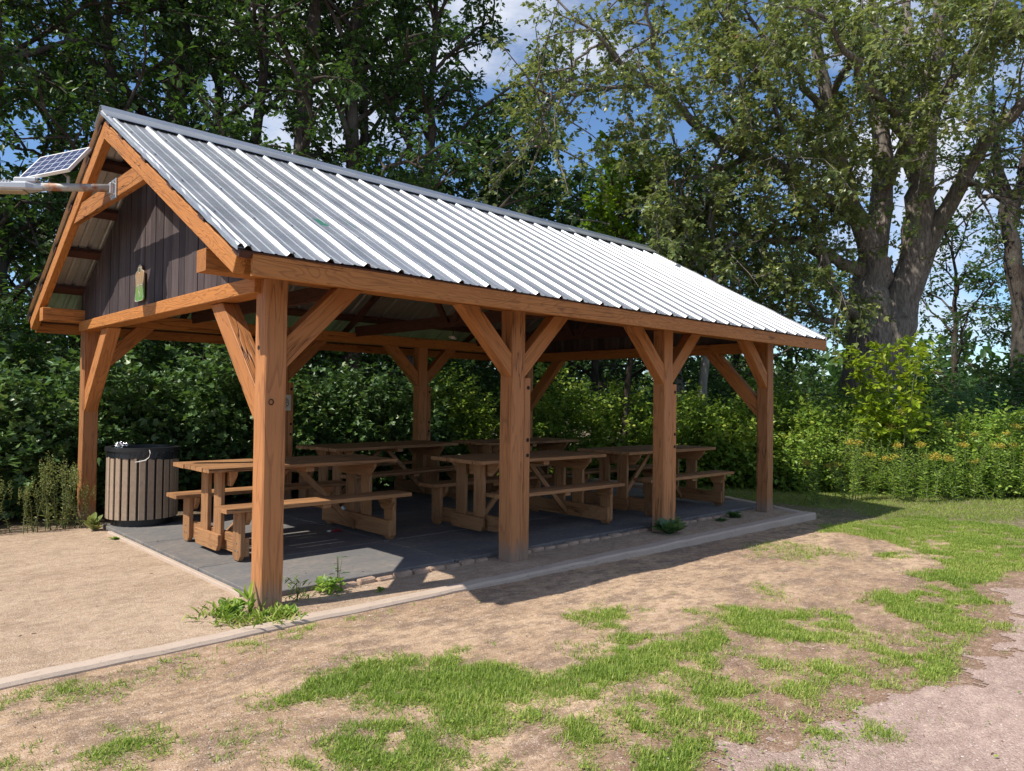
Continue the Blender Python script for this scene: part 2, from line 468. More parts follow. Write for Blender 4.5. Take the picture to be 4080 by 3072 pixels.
def timber(name, p0, p1, w, d, mat, parent, up=(0, 0, 1), bev=0.006, wob=0.0):
    """squared timber with its axis from p0 to p1, w across, d along up"""
    p0, p1 = Vector(p0), Vector(p1); L = (p1 - p0).length
    bm = bmesh.new()
    n = max(2, int(L / 0.22)) if wob else 1
    c = bev
    prof = [(-w/2+c, -d/2), (w/2-c, -d/2), (w/2, -d/2+c), (w/2, d/2-c), (w/2-c, d/2), (-w/2+c, d/2), (-w/2, d/2-c), (-w/2, -d/2+c)]
    rings = []
    for i in range(n + 1):
        rings.append([bm.verts.new((L * i / n, y + random.uniform(-wob, wob), z + random.uniform(-wob, wob))) for y, z in prof])
    for a, b in zip(rings, rings[1:]):
        for k in range(8):
            bm.faces.new((a[k], a[(k + 1) % 8], b[(k + 1) % 8], b[k]))
    bm.faces.new(rings[0][::-1]); bm.faces.new(rings[-1])
    return bm_to(name, bm, mat, parent, basis(p0, p1 - p0, up))
def prism(name, pts, thick, mat, parent, grain=None, bev=0.004):
    """flat polygon pts (3D) pushed along the vector thick; local x follows the grain"""
    pts = [Vector(p) for p in pts]; thick = Vector(thick)
    g = Vector(grain) if grain is not None else pts[1] - pts[0]
    mw = basis(pts[0], g, thick.normalized()); inv = mw.inverted()
    bm = bmesh.new()
    a = [bm.verts.new(inv @ p) for p in pts]; b = [bm.verts.new(inv @ (p + thick)) for p in pts]
    n = len(pts)
    bm.faces.new(a); bm.faces.new(b[::-1])
    for i in range(n):
        bm.faces.new((a[i], b[i], b[(i + 1) % n], a[(i + 1) % n]))
    bmesh.ops.recalc_face_normals(bm, faces=bm.faces[:])
    if bev:
        bmesh.ops.bevel(bm, geom=bm.edges[:], offset=bev, segments=1, affect='EDGES')
    return bm_to(name, bm, mat, parent, mw)
def np_mesh(name, V, F, smooth=False, mats=None):
    """V (n,3), F list of int arrays (m,k)"""
    me = bpy.data.meshes.new(name)
    V = np.asarray(V, np.float32)
    F = [np.asarray(f, np.int32) for f in F if len(f)]
    me.vertices.add(len(V)); me.vertices.foreach_set('co', V.ravel())
    nl = sum(f.size for f in F); npoly = sum(len(f) for f in F)
    me.loops.add(nl); me.polygons.add(npoly)
    me.loops.foreach_set('vertex_index', np.concatenate([f.ravel() for f in F]))
    ks = np.concatenate([np.full(len(f), f.shape[1], np.int32) for f in F])
    st = np.concatenate(([0], np.cumsum(ks)[:-1])).astype(np.int32)
    me.polygons.foreach_set('loop_start', st)
    me.update(calc_edges=True)
    me.polygons.foreach_set('use_smooth', np.full(npoly, bool(smooth)))
    return me
def disc(bm, c, n, r, seg=16, thick=0.0):
    n = Vector(n).normalized(); q = n.to_track_quat('Z', 'Y'); c = Vector(c)
    ring = [bm.verts.new(c + n * thick + q @ Vector((r * math.cos(6.2832 * i / seg), r * math.sin(6.2832 * i / seg), 0))) for i in range(seg)]
    bm.faces.new(ring)
    if thick:
        r2 = [bm.verts.new(v.co - n * thick) for v in ring]
        for i in range(seg):
            bm.faces.new((ring[i], r2[i], r2[(i + 1) % seg], ring[(i + 1) % seg]))
def tube_bm(bm, pts, r, seg=8, caps=True):
    pts = [Vector(p) for p in pts]
    rs = r if isinstance(r, (list, tuple)) else [r] * len(pts)
    rings = []
    for i, p in enumerate(pts):
        t = (pts[min(i + 1, len(pts) - 1)] - pts[max(i - 1, 0)]).normalized()
        q = t.to_track_quat('Z', 'Y')
        rings.append([bm.verts.new(p + q @ Vector((rs[i] * math.cos(6.2832 * k / seg), rs[i] * math.sin(6.2832 * k / seg), 0))) for k in range(seg)])
    for a, b in zip(rings, rings[1:]):
        for k in range(seg):
            bm.faces.new((a[k], a[(k + 1) % seg], b[(k + 1) % seg], b[k]))
    if caps:
        bm.faces.new(rings[0][::-1]); bm.faces.new(rings[-1])

# ------------------------------------------------------------------ ground
def vnoise(x, y, s, seed=0):
    x = np.asarray(x) * s + seed * 17.13; y = np.asarray(y) * s - seed * 9.7
    xi, yi = np.floor(x), np.floor(y); fx, fy = x - xi, y - yi
    fx = fx * fx * (3 - 2 * fx); fy = fy * fy * (3 - 2 * fy)
    def h(a, b):
        t = np.sin(a * 127.1 + b * 311.7 + seed * 5.3) * 43758.5453
        return t - np.floor(t)
    return (h(xi, yi) * (1 - fx) + h(xi + 1, yi) * fx) * (1 - fy) + (h(xi, yi + 1) * (1 - fx) + h(xi + 1, yi + 1) * fx) * fy
def sstep(a, b, t):
    t = np.clip((t - a) / (b - a), 0, 1)
    return t * t * (3 - 2 * t)
def gz(x, y):
    """height of the open ground: level with the gravel on the left, falling away below the kerb to the right"""
    x = np.asarray(x, float); y = np.asarray(y, float)
    z = -0.03 - 0.065 * sstep(0.0, 8.0, x)
    inside = sstep(-0.44, -0.40, y) * (1 - sstep(8.2, 8.5, x + 0.0))
    z = z * (1 - inside) + (-0.02) * inside
    z = z + (vnoise(x, y, 1.3, 1) - .5) * 0.022 * (1 - inside) + (vnoise(x, y, 5, 2) - .5) * 0.008
    z = z + 0.0
    return z
def axis(lo, hi, fine_lo, fine_hi, step, coarse):
    a = list(np.arange(fine_lo, fine_hi, step))
    s = step; x = fine_lo
    while x > lo: s *= 1.35; x -= s; a.insert(0, x)
    s = step; x = a[-1]
    while x < hi: s *= 1.35; x += s; a.append(x)
    return np.array(a)
xs = axis(-400, 400, -5, 15, 0.07, 20); ys = axis(-400, 400, -6.5, 7, 0.07, 20)
X, Y = np.meshgrid(xs, ys)
Z = gz(X, Y)
nx, ny = len(xs), len(ys)
I = np.arange(nx * ny).reshape(ny, nx)
F = np.stack([I[:-1, :-1], I[:-1, 1:], I[1:, 1:], I[1:, :-1]], -1).reshape(-1, 4)
me = np_mesh('ground', np.stack([X, Y, Z], -1).reshape(-1, 3), [F], True)
tag(link('ground', me, MAT['dirt']), kind='structure')

def sheet(name, poly_fn, x0, x1, y0, y1, st, zoff, mat):
    xs = np.arange(x0, x1 + st / 2, st); ys = np.arange(y0, y1 + st / 2, st)
    X, Y = np.meshgrid(xs, ys); keep = poly_fn(X, Y)
    I = np.arange(X.size).reshape(X.shape)
    k = keep[:-1, :-1] & keep[:-1, 1:] & keep[1:, 1:] & keep[1:, :-1]
    F = np.stack([I[:-1, :-1], I[:-1, 1:], I[1:, 1:], I[1:, :-1]], -1)[k]
    V = np.stack([X, Y, gz(X, Y) + zoff], -1).reshape(-1, 3)
    used = np.unique(F); remap = -np.ones(len(V), int); remap[used] = np.arange(len(used))
    me = np_mesh(name, V[used], [remap[F]], True)
    return tag(link(name, me, mat), kind='structure')
def path_edge(x, y):
    # side of the pale path that runs off to the lower right
    return (y < -3.62 + 0.05 * np.sin(x * 1.7) + (vnoise(x, y, 2.2, 5) - .5) * 0.7 + (vnoise(x, y, 9, 6) - .5) * 0.3 + (vnoise(x, y, 30, 7) - .5) * 0.12 - 0.02 * (x - 2)) & (x > -1.6)
sheet('path', path_edge, -1.8, 9, -7, -2.8, 0.018, 0.004, MAT['pathm'])
sheet('gravel', lambda x, y: (y > -0.42) & (y < 4.72 + (vnoise(x, y, 2, 3) - .5) * .3 + .0 * x) & (x < 8.0) & (x > -6), -6, 8.1, -0.5, 5.2, 0.05, 0.004, MAT['gravel'])

# kerb: two straight runs of concrete, the far one turning the corner
def kerb_run(bm, a, b, w, z0, z1, n):
    a, b = Vector(a), Vector(b); d = (b - a).normalized(); s = Vector((-d.y, d.x, 0))
    prev = None
    for i in range(n + 1):
        p = a.lerp(b, i / n)
        j = random.uniform(-.006, .006); k = random.uniform(-.006, .006); dz = random.uniform(-.004, .004)
        w0, w1 = w(i / n) / 2 * -1, w(i / n) / 2
        row = [(w0 + j, z0), (w0 + j, z1 - .018 + dz), (w0 + j + .016, z1 + dz), (w1 + k - .016, z1 + dz), (w1 + k, z1 - .018 + dz), (w1 + k, z0)]
        row = [bm.verts.new((p.x + s.x * q, p.y + s.y * q, h)) for q, h in row]
        if prev:
            for t in range(5):
                bm.faces.new((prev[t], prev[t + 1], row[t + 1], row[t]))
        else:
            bm.faces.new(row)
        prev = row
    bm.faces.new(prev[::-1])
bm = bmesh.new()
kerb_run(bm, (-7, -0.335, 0), (7.97, -0.425, 0), lambda t: .135 + .04 * max(0, t - .45) / .55, -0.4, 0.004, 80)
kerb_run(bm, (7.89, -0.325, 0), (8.95, 2.2, 0), lambda t: .15, -0.4, 0.002, 14)
kerb_run(bm, (8.95, 2.205, 0), (9.0, 5.3, 0), lambda t: .15, -0.4, 0.002, 14)
tag(bm_to('kerb', bm, MAT['concrete']), kind='structure')

# rubber mats laid edge to edge
bys = [0.29, 1.48, 2.94, 4.42]
bxs = [0.11, 2.05, 4.1, 6.2, 8.0]
names_x = ['left end', 'second from the left end', 'third from the left end', 'right end']
names_y = ['front row', 'middle row', 'back row']
for j in range(3):
    for i in range(4):
        bm = bmesh.new()
        x1 = bxs[i + 1] - .006 + (0.1 * j if i == 3 else 0)
        add_box(bm, (bxs[i] + .006, bys[j] + .006, -0.012), (x1, bys[j + 1] - .006, 0.03 + random.uniform(-.002, .003)), 0.005)
        o = bm_to('rubber_mat', bm, MAT['matting'])
        tag(o, 'dark grey rubber floor mat, %s, %s' % (names_x[i], names_y[j]), 'floor mat', 'rubber mats laid under the shelter')
# timber strip along the mat's open edge
bm = bmesh.new(); add_box(bm, (0.06, 0.5, -0.03), (0.103, 4.0, 0.012), .004)
tag(bm_to('edging_strip', bm, MAT['concrete']), 'thin pale edging strip along the left edge of the rubber mats', 'edging')

# brick edging
x = 0.62; i = 0
while x < 6.75:
    L = random.uniform(0.15, 0.185)
    if not (2.38 < x + L / 2 < 2.82 or 4.93 < x + L / 2 < 5.35):
        bm = bmesh.new()
        add_box(bm, (-L / 2, -.035, -.05), (L / 2, .035, .026), 0.012)
        for v in bm.verts:
            v.co += Vector((random.uniform(-.003, .003), random.uniform(-.004, .004), random.uniform(-.003, .003)))
        o = bm_to('edging_brick', bm, MAT['brick'])
        o.location = (x + L / 2, 0.235 + random.uniform(-.012, .012), random.uniform(-.012, .006) - (0.004 if x < 3 else 0.01))
        o.rotation_euler = (random.uniform(-.05, .05), 0, random.uniform(-.06, .06))
        tag(o, 'worn clay brick set in the edging row beside the rubber mats', 'brick', 'bricks edging the rubber mats')
    x += L + random.uniform(.008, .02)

# ------------------------------------------------------------------ the shelter
SH = empty('picnic_shelter', (0, 0, 0))
tag(SH, 'open timber picnic shelter with orange-brown posts and ribbed grey metal roof', 'picnic shelter')
S = 0.172; W = 4.897; HP = 2.40
PX = [0.0, 2.481, 4.996, 7.537]
YC = (W + S) / 2
def zr(y): return 2.46 + 0.548 * (min(y, 2 * YC - y) + 0.6)      # underside of the sheet

for j, y in enumerate((0.0, W)):
    for i, x in enumerate(PX):
        timber('post', (x + S / 2, y + S / 2, -0.12), (x + S / 2, y + S / 2, HP), S, S, MAT['post'], SH, up=(0, 1, 0), bev=0.009, wob=0.0025)
        if i in (1, 2):
            timber('post_block', (x + S + .041, y + S / 2 - .001, -0.1), (x + S + .041, y + S / 2 - .001, 1.755), S - .006, .08, MAT['post'], SH, up=(1, 0, 0), bev=0.005, wob=0.0015)
            for z in (1.66, 1.15, 1.0):
                bm = bmesh.new(); disc(bm, (x + S + .045, y - .0015, z), (0, -1, 0), 0.019, 18, 0.001)  # flat dark disc: shade inside a counterbored hole, put into the colour
                bm_to('painted_bolt_hole', bm, MAT['hole'], SH)
for z, yy in ((1.9, .11), ):
    bm = bmesh.new(); disc(bm, (-.0015, .11, z), (-1, 0, 0), 0.017, 16, .001); bm_to('painted_bolt_hole', bm, MAT['hole'], SH)  # another flat disc with the hole's inner shade painted on
bm = bmesh.new()
ring = [(0.052 + .017 * math.cos(a), -.003, 1.5 + .02 * math.sin(a)) for a in np.linspace(0, 6.2832, 17)]
tube_bm(bm, ring, .0035, 5, False); bm_to('bolt_washer', bm, MAT['hole'], SH)

# plates, ties
for y in (0.0, W):
    timber('wall_plate', (-0.438, y + S / 2, 2.48), (8.1, y + S / 2, 2.48), S - .004, 0.156, MAT['beam'], SH, bev=.008)
timber('tie_beam', (0.04, 0.09, 2.36), (0.04, 4.955, 2.36), 0.18, 0.118, MAT['beam'], SH, bev=.006)
timber('tie_beam', (7.537 + .09, 0.06, 2.35), (7.537 + .09, 5.0, 2.35), 0.18, 0.15, MAT['beam'], SH, bev=.006)

# braces along the plates (in the plane of the front and back walls)
def brace_x(x, y, sgn):
    a = x if sgn < 0 else x + S
    off = 0.0
    pts = [(a, y, 1.755), (a, y, 1.985), (a + sgn * .42, y, 2.401), (a + sgn * .645, y, 2.401)]
    prism('brace', pts, (0, S - .05, 0), MAT['brace'], SH, grain=(sgn * .64, 0, .645))
for y in (0.012, W + .03):
    for i, x in enumerate(PX):
        if i > 0: brace_x(x, y, -1)
        if i < 3: brace_x(x, y, 1)
def brace_y(x, y, sgn, th):
    pts = [(x, y, 1.33), (x, y, 1.595), (x, y + sgn * .66, 2.296), (x, y + sgn * .9, 2.296)]
    prism('brace', pts, (th, 0, 0), MAT['brace'], SH, grain=(0, sgn * .9, .966))
brace_y(0.015, S, 1, .14); brace_y(0.015, W, -1, .14)
brace_y(7.56, S, 1, .12); brace_y(7.56, W, -1, .12)

# rafters: barge pairs at both ends, old dark trusses inside
def rafter_pair(x, th, mat, tail, dv=0.165, off=0.07, nm='rafter'):
    for s in (0, 1):
        f = (lambda y: y) if s == 0 else (lambda y: 2 * YC - y)
        y0 = tail; yt = YC
        pts = [(x, f(y0 + .06), zr(y0 + .06) - off - dv + .02), (x, f(y0), zr(y0) - off - .0), (x, f(yt), zr(yt) - off), (x, f(yt), zr(yt) - off - dv)]
        prism(nm, pts, (th, 0, 0), mat, SH, grain=(0, (f(1) - f(0)), .548))
rafter_pair(-0.44, .075, MAT['beam'], -0.51, nm='barge_rafter')
rafter_pair(8.02, .075, MAT['beam'], -0.51, nm='barge_rafter')
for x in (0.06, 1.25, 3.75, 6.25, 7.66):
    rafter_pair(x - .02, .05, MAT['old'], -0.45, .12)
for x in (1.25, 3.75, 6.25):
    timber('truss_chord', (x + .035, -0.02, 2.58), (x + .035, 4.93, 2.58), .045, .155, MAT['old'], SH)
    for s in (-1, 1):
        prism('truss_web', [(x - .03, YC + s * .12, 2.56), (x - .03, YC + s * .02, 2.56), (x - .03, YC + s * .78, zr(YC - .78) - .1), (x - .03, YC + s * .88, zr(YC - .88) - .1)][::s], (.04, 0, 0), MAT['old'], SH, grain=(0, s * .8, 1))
# collar between the barge rafters
zc0, zc1 = 3.325, 3.495
def yu(z): return (z - 2.46 + .07 + .165) / .548 - .6
prism('collar_beam', [(-.425, yu(zc0) - .04, zc0), (-.425, yu(zc1) - .02, zc1), (-.425, 2 * YC - yu(zc1) + .02, zc1), (-.425, 2 * YC - yu(zc0) + .04, zc0)], (.06, 0, 0), MAT['beam'], SH, grain=(0, 1, 0))
prism('collar_beam', [(8.04, yu(zc0) - .04, zc0), (8.04, yu(zc1) - .02, zc1), (8.04, 2 * YC - yu(zc1) + .02, zc1), (8.04, 2 * YC - yu(zc0) + .04, zc0)], (.05, 0, 0), MAT['beam'], SH, grain=(0, 1, 0))
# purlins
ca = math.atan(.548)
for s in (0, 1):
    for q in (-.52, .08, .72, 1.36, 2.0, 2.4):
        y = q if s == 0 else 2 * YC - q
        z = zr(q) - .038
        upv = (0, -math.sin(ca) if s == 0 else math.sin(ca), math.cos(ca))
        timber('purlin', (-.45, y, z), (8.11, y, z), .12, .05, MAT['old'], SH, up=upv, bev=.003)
# fascia boards along the eaves
timber('fascia', (-.365, -.565, 2.378), (8.13, -.565, 2.378), .036, .142, MAT['beam'], SH, bev=.004)
timber('fascia', (-.365, 2 * YC + .565, 2.378), (8.13, 2 * YC + .565, 2.378), .036, .142, MAT['beam'], SH, bev=.004)

# gable cladding
def cladding(x, th):
    bm = bmesh.new(); y = 0.02
    while y < 2 * YC - .03:
        w = random.choice([.14, .14, .09, .18, .15]); y1 = min(y + w - .006, 2 * YC - .02)
        dx = random.uniform(-.004, .004)
        ys_ = [y, y1] if not (y < YC < y1) else [y, YC, y1]
        top = [(yy, zr(yy) - .05) for yy in ys_]
        out = [(y, 2.425), (y1, 2.425)] + top[::-1]
        a = [bm.verts.new((x + dx, p, q)) for p, q in out]; b = [bm.verts.new((x + dx + th, p, q)) for p, q in out]
        bm.faces.new(a); bm.faces.new(b[::-1])
        for k in range(len(a)):
            bm.faces.new((a[k], b[k], b[(k + 1) % len(a)], a[(k + 1) % len(a)]))
        y += w
    return bm_to('gable_cladding', bm, MAT['board'], SH)
cladding(0.0, .02); cladding(7.60, .02)

# metal roof: ribbed sheet, front and back slopes
X0, X1 = -0.474, 8.137
prof = []
per = 0.2907
k = -1
base = -0.407
xx = []
while True:
    c = base + per * k
    if c > X1 + .3: break
    for dx, h in ((-.031, 0), (-.011, .024), (.011, .024), (.031, 0), (.075, 0), (.084, .0045), (.097, .0045), (.106, 0), (.172, 0), (.181, .0045), (.194, .0045), (.203, 0)):
        xx.append((c + dx, h))
    k += 1
xx = [(X0, .0)] + [p for p in xx if X0 + .004 < p[0] < X1 - .004] + [(X1, 0.0)]
px = np.array([p[0] for p in xx]); ph = np.array([p[1] for p in xx])
streaks = [(1.08, -.3, .022, .32), (1.36, -.2, .012, .22), (.62, .35, .02, .1), (.38, .75, .02, .1), (1.7, -.35, .012, .2), (2.6, .1, .01, .2), (.95, .45, .012, .1)]
def roof_sheet(sgn):
    ny_ = 150
    yy = np.linspace(-.6, YC, ny_)
    XX, YY = np.meshgrid(px, yy); HH = np.broadcast_to(ph, XX.shape)
    n = np.array([0, -math.sin(ca), math.cos(ca)])
    zz = 2.46 + .548 * (YY + .6)
    dent = (vnoise(XX, YY, 3.0, 11) - .5) * .004 + (vnoise(XX, YY, 12, 12) - .5) * .002
    # bent edges of the lowest sheets at the left end
    dent = dent + .02 * np.exp(-((XX + .45) / .06) ** 2) * (vnoise(XX, YY, 4, 13) - .35) * (YY < 1.6) + .012 * np.exp(-((XX - .5) / .3) ** 2 - ((YY + .6) / .08) ** 2)
    H = HH + dent
    Yp = YY + n[1] * H; Zp = zz + n[2] * H
    if sgn < 0: Yp = 2 * YC - Yp
    V = np.stack([XX, Yp, Zp], -1).reshape(-1, 3)
    I = np.arange(V.shape[0]).reshape(XX.shape)
    F = np.stack([I[:-1, :-1], I[:-1, 1:], I[1:, 1:], I[1:, :-1]], -1).reshape(-1, 4)
    if sgn < 0: F = F[:, ::-1]
    me = np_mesh('roof_panel', V, [F])
    o = link('roof_panel', me, MAT['metal'], SH)
    me.materials.append(MAT['green_paint'])
    if sgn > 0:
        c = V[F].mean(1); idx = np.zeros(len(F), np.int32)
        for sx, sy, rx, ry in streaks:
            q = ((c[:, 0] - sx) / rx) ** 2 + ((c[:, 1] - sy) / ry) ** 2 + (vnoise(c[:, 0], c[:, 1], 22, 21) - .5) * 2.2
            idx[q < 1.0] = 1
        me.polygons.foreach_set('material_index', idx)
    return o
roof_sheet(1); roof_sheet(-1)
# ridge cap
bm = bmesh.new()
zt = zr(YC)
capx = [(-.474, 5.9), (5.86, 8.13)]
for a, b, dz in ((-.48, 6.02, 0.0), (6.0, 8.14, .006)):
    prof_ = [(-.2, -.2 * .548 + .032), (-.195, -.195 * .548 + .042), (-.045, -.045 * .548 + .05), (-.035, .065), (0, .072), (.035, .065), (.045, -.045 * .548 + .05), (.195, -.195 * .548 + .042), (.2, -.2 * .548 + .032)]
    r0 = [bm.verts.new((a, YC + q, zt + h + dz)) for q, h in prof_]; r1 = [bm.verts.new((b, YC + q, zt + h + dz)) for q, h in prof_]
    r0b = [bm.verts.new((a, YC + q, zt + h + dz - .004)) for q, h in prof_]; r1b = [bm.verts.new((b, YC + q, zt + h + dz - .004)) for q, h in prof_]
    for k in range(len(prof_) - 1):
        bm.faces.new((r0[k], r0[k + 1], r1[k + 1], r1[k])); bm.faces.new((r0b[k], r1b[k], r1b[k + 1], r0b[k + 1]))
        bm.faces.new((r0[k], r0b[k], r0b[k + 1], r0[k + 1])); bm.faces.new((r1[k], r1[k + 1], r1b[k + 1], r1b[k]))
bm_to('ridge_cap', bm, MAT['metal'], SH)
# verge flashing on the left rake
for xv in (X0, X1 - .045):
    bm = bmesh.new(); rows = []
    for i in range(40):
        y = -.6 + (YC + .6) * i / 39; j = random.uniform(-.003, .003)
        z = zr(y)
        rows.append([bm.verts.new(c) for c in ((xv - .004 + j, y, z - .012 + j), (xv - .004 + j, y, z + .02), (xv + .012, y, z + .03 + j), (xv + .032, y, z + .03 + j), (xv + .05, y, z + .006))])
    for a, b in zip(rows, rows[1:]):
        for k in range(4): bm.faces.new((a[k], a[k + 1], b[k + 1], b[k]))
    bm_to('verge_flashing', bm, MAT['metal'], SH)
# screws
bm = bmesh.new()
nrm = Vector((0, -math.sin(ca), math.cos(ca)))
for q in (-.52, .08, .72, 1.36, 2.0):
    k = 0
    while base + per * k < X1 - .05:
        xq = base + per * k + .052 + random.uniform(-.004, .004)
        yq = q + random.uniform(-.012, .012)
        disc(bm, (xq, yq + nrm.y * .004, zr(yq) + nrm.z * .004), nrm, .0095, 7, .006)
        k += 1
bm_to('roof_screws', bm, MAT['screw'], SH)

# ------------------------------------------------------------------ picnic tables
def picnic_table():
    t = empty('picnic_table')
    TT, BT = 0.842, 0.505                    # top and bench surfaces above the mat
    m = MAT['table']
    # local coordinates; length along x
    for k in range(6):
        w = .15; y = -.44 + k * .153
        timber('top_board', (-1.04 + random.uniform(-.006, .006), y + .075, TT - .02), (1.04 + random.uniform(-.006, .006), y + .075, TT - .02), w - .006, .04, m, t, bev=.004)
    for s in (-1, 1):
        for k in range(2):
            y = s * (.625 + (k - .5) * .15)
            timber('bench_board', (-1.0 + random.uniform(-.005, .005), y, BT - .02), (1.0 + random.uniform(-.005, .005), y, BT - .02), .145, .04, m, t, bev=.004)
    for sx in (-1, 1):
        fx = sx * .78
        timber('sleeper', (fx, -.7, .135), (fx, .7, .135), .042, .17, m, t, bev=.005)
        # short block on the outer face
        prism('sleeper_block', [(fx + sx * .064, -.25, .045), (fx + sx * .064, .25, .045), (fx + sx * .064, .29, .1), (fx + sx * .064, .29, .2), (fx + sx * .064, -.29, .2), (fx + sx * .064, -.29, .1)], (sx * .04, 0, 0), m, t, grain=(0, 1, 0))
        for y in (-.16, .16):
            timber('leg', (fx + sx * .0425, y, .06 if y < 0 else .12), (fx + sx * .0425, y, TT - .041), .17, .04, m, t, up=(1, 0, 0), bev=.004)
        for s in (-1, 1):
            y0, y1 = s * .54, s * .71
            prism('bench_leg', [(fx + sx * .022, y0, .055), (fx + sx * .022, y0 + s * .03, .012), (fx + sx * .022, y1 - s * .04, .012), (fx + sx * .022, y1, .06), (fx + sx * .022, y1, BT - .041), (fx + sx * .022, y0, BT - .041)], (sx * .045, 0, 0), m, t, grain=(0, 0, 1))
            prism('bench_cleat', [(fx - sx * .025, s * .49, BT - .041), (fx - sx * .025, s * .76, BT - .041), (fx - sx * .025, s * .75, BT - .1), (fx - sx * .025, s * .69, BT - .17), (fx - sx * .025, s * .56, BT - .17), (fx - sx * .025, s * .5, BT - .1)], (sx * .045, 0, 0), m, t, grain=(0, 1, 0))
            # bolts
            bm = bmesh.new()
            for yy, zz in ((.6, .1), (.66, .1), (.63, .17), (.63, .42)):
                disc(bm, (fx + sx * .068, s * yy, zz), (sx, 0, 0), .008, 8, .004)
            bm_to('bolts', bm, MAT['screw'], t)
        prism('top_cleat', [(fx - sx * .0, -.43, TT - .041), (fx, .43, TT - .041), (fx, .41, TT - .09), (fx, .31, TT - .19), (fx, -.31, TT - .19), (fx, -.41, TT - .09)], (sx * .02 - sx * .045, 0, 0), m, t, grain=(0, 1, 0))
        # diagonal brace from the middle of the top to the sleeper
        dx = fx - sx * .03
        prism('diagonal_brace', [(sx * .03, -.045, TT - .09), (sx * .11, -.045, TT - .09), (dx, -.045, .13), (dx, -.045, .04)], (0, .04, 0), m, t, grain=(dx - sx * .07, 0, -.7))
    timber('centre_cleat', (0, -.4, TT - .066), (0, .4, TT - .066), .09, .045, m, t)
    for s in (-1, 1):
        timber('bench_centre_cleat', (0, s * .49, BT - .06), (0, s * .75, BT - .06), .09, .035, m, t)
    return t
def copy_tree(o, parent=None):
    c = o.copy(); COL.objects.link(c)
    if parent is not None: c.parent = parent; c.matrix_parent_inverse = o.matrix_parent_inverse
    for ch in o.children: copy_tree(ch, c)
    return c
tables = [
 (1.31, 2.13, 0.0, 1.0, 'brown picnic table half in sunlight, nearest the rubbish bin at the open left end'),
 (3.92, 1.30, -1.0, 1.0, 'brown picnic table seen behind the second front post, in the middle of the front row'),
 (6.48, 1.27, -1.0, 1.0, 'brown picnic table at the right end of the shelter, beside the grass'),
 (3.70, 4.02, 6.0, 1.1, 'shaded brown picnic table against the back middle post, before the dark bushes'),
 (6.25, 3.80, 0.0, 1.0, 'dim picnic table in the far back corner, mostly hidden behind the second front post')]
proto = picnic_table()
for i, (x, y, a, sx, lab) in enumerate(tables):
    o = proto if i == 0 else copy_tree(proto)
    o.location = (x, y, 0.03); o.rotation_euler = (0, 0, R(a)); o.scale = (sx, 1, 1)
    tag(o, lab, 'picnic table', 'picnic tables under the shelter')

# ------------------------------------------------------------------ litter bin
BIN = empty('rubbish_bin', (0.5, 4.26, 0.03))
tag(BIN, 'round rubbish bin with tan vertical slats and black rim in the back left corner', 'rubbish bin')
NS = 26
for i in range(NS):
    a = 6.2832 * i / NS + .05
    d = Vector((math.cos(a), math.sin(a), 0)); s_ = Vector((-d.y, d.x, 0))
    timber('slat', d * .375 + Vector((0, 0, .085)), d * .375 + Vector((0, 0, .80)), .066, .02, MAT['slat'], BIN, up=d, bev=.004)
def ring_wall(nm, r0, r1, z0, z1, mat, seg=48, tilt=0, wav=0.0):
    bm = bmesh.new(); rings = []
    for (r, z) in ((r1, z0), (r1, z1), (r0, z1), (r0, z0)):
        rings.append([bm.verts.new(((r + random.uniform(-wav, wav)) * math.cos(6.2832 * i / seg), (r + random.uniform(-wav, wav)) * math.sin(6.2832 * i / seg), z + (random.uniform(-wav, wav) * 2 if z == z0 else 0) - tilt * math.cos(6.2832 * i / seg) )) for i in range(seg)])
    for q in range(4):
        a, b = rings[q], rings[(q + 1) % 4]
        for i in range(seg): bm.faces.new((a[i], a[(i + 1) % seg], b[(i + 1) % seg], b[i]))
    return bm_to(nm, bm, mat, BIN, smooth=False)
ring_wall('rim', .34, .405, .86, .905, MAT['black'])
ring_wall('bin_bag', .375, .39, .775, .862, MAT['bag'], 90, 0.015, .004)
ring_wall('liner', .33, .355, .08, .85, MAT['black'])
ring_wall('base_ring', .30, .33, .0, .1, MAT['black'])
bm = bmesh.new(); disc(bm, (0, 0, .3), (0, 0, 1), .34, 32); bm_to('liner_floor', bm, MAT['black'], BIN)
bm = bmesh.new()
fd = Vector((CP[0] - .5, CP[1] - 4.26, 0)).normalized(); sd = Vector((-fd.y, fd.x, 0))
def bp(s, o_, z): return fd * (.4 + o_) * math.cos(s / .4) + sd * (.4 + o_) * math.sin(s / .4) + Vector((0, 0, z))
tube_bm(bm, [bp(.06, .012, .885), bp(.065, .03, .85), bp(.055, .02, .80), bp(.02, .01, .77), bp(-.04, .006, .752), bp(-.08, .006, .748), bp(-.03, .006, .76), bp(.03, .008, .765), bp(.035, .008, .785)], .0045, 6)
bm_to('tie_cord', bm, MAT['string'], BIN)
def blob(name, loc, r, mat, label, cat, sub=3, amp=.35, sc_=(1, 1, 1), seed=1):
    bm = bmesh.new(); bmesh.ops.create_icosphere(bm, subdivisions=sub, radius=r)
    rr = random.Random(seed)
    for v in bm.verts:
        v.co *= 1 + rr.uniform(-amp, amp) * .5
        v.co = Vector((v.co.x * sc_[0], v.co.y * sc_[1], v.co.z * sc_[2]))
    o = bm_to(name, bm, mat); o.location = loc
    return tag(o, label, cat)
blob('crumpled_foil', (0.5 - .27, 4.26 - .12, .965), .055, MAT['foil'], 'ball of crumpled silver foil lying on the rubbish in the bin', 'foil', seed=3, sc_=(1.3, 1, .8))
blob('rubbish_heap', (0.5, 4.26, .86), .25, MAT['bag'], 'dark bagged rubbish filling the bin', 'rubbish', seed=5, sc_=(1.1, 1.1, .2), amp=.2)
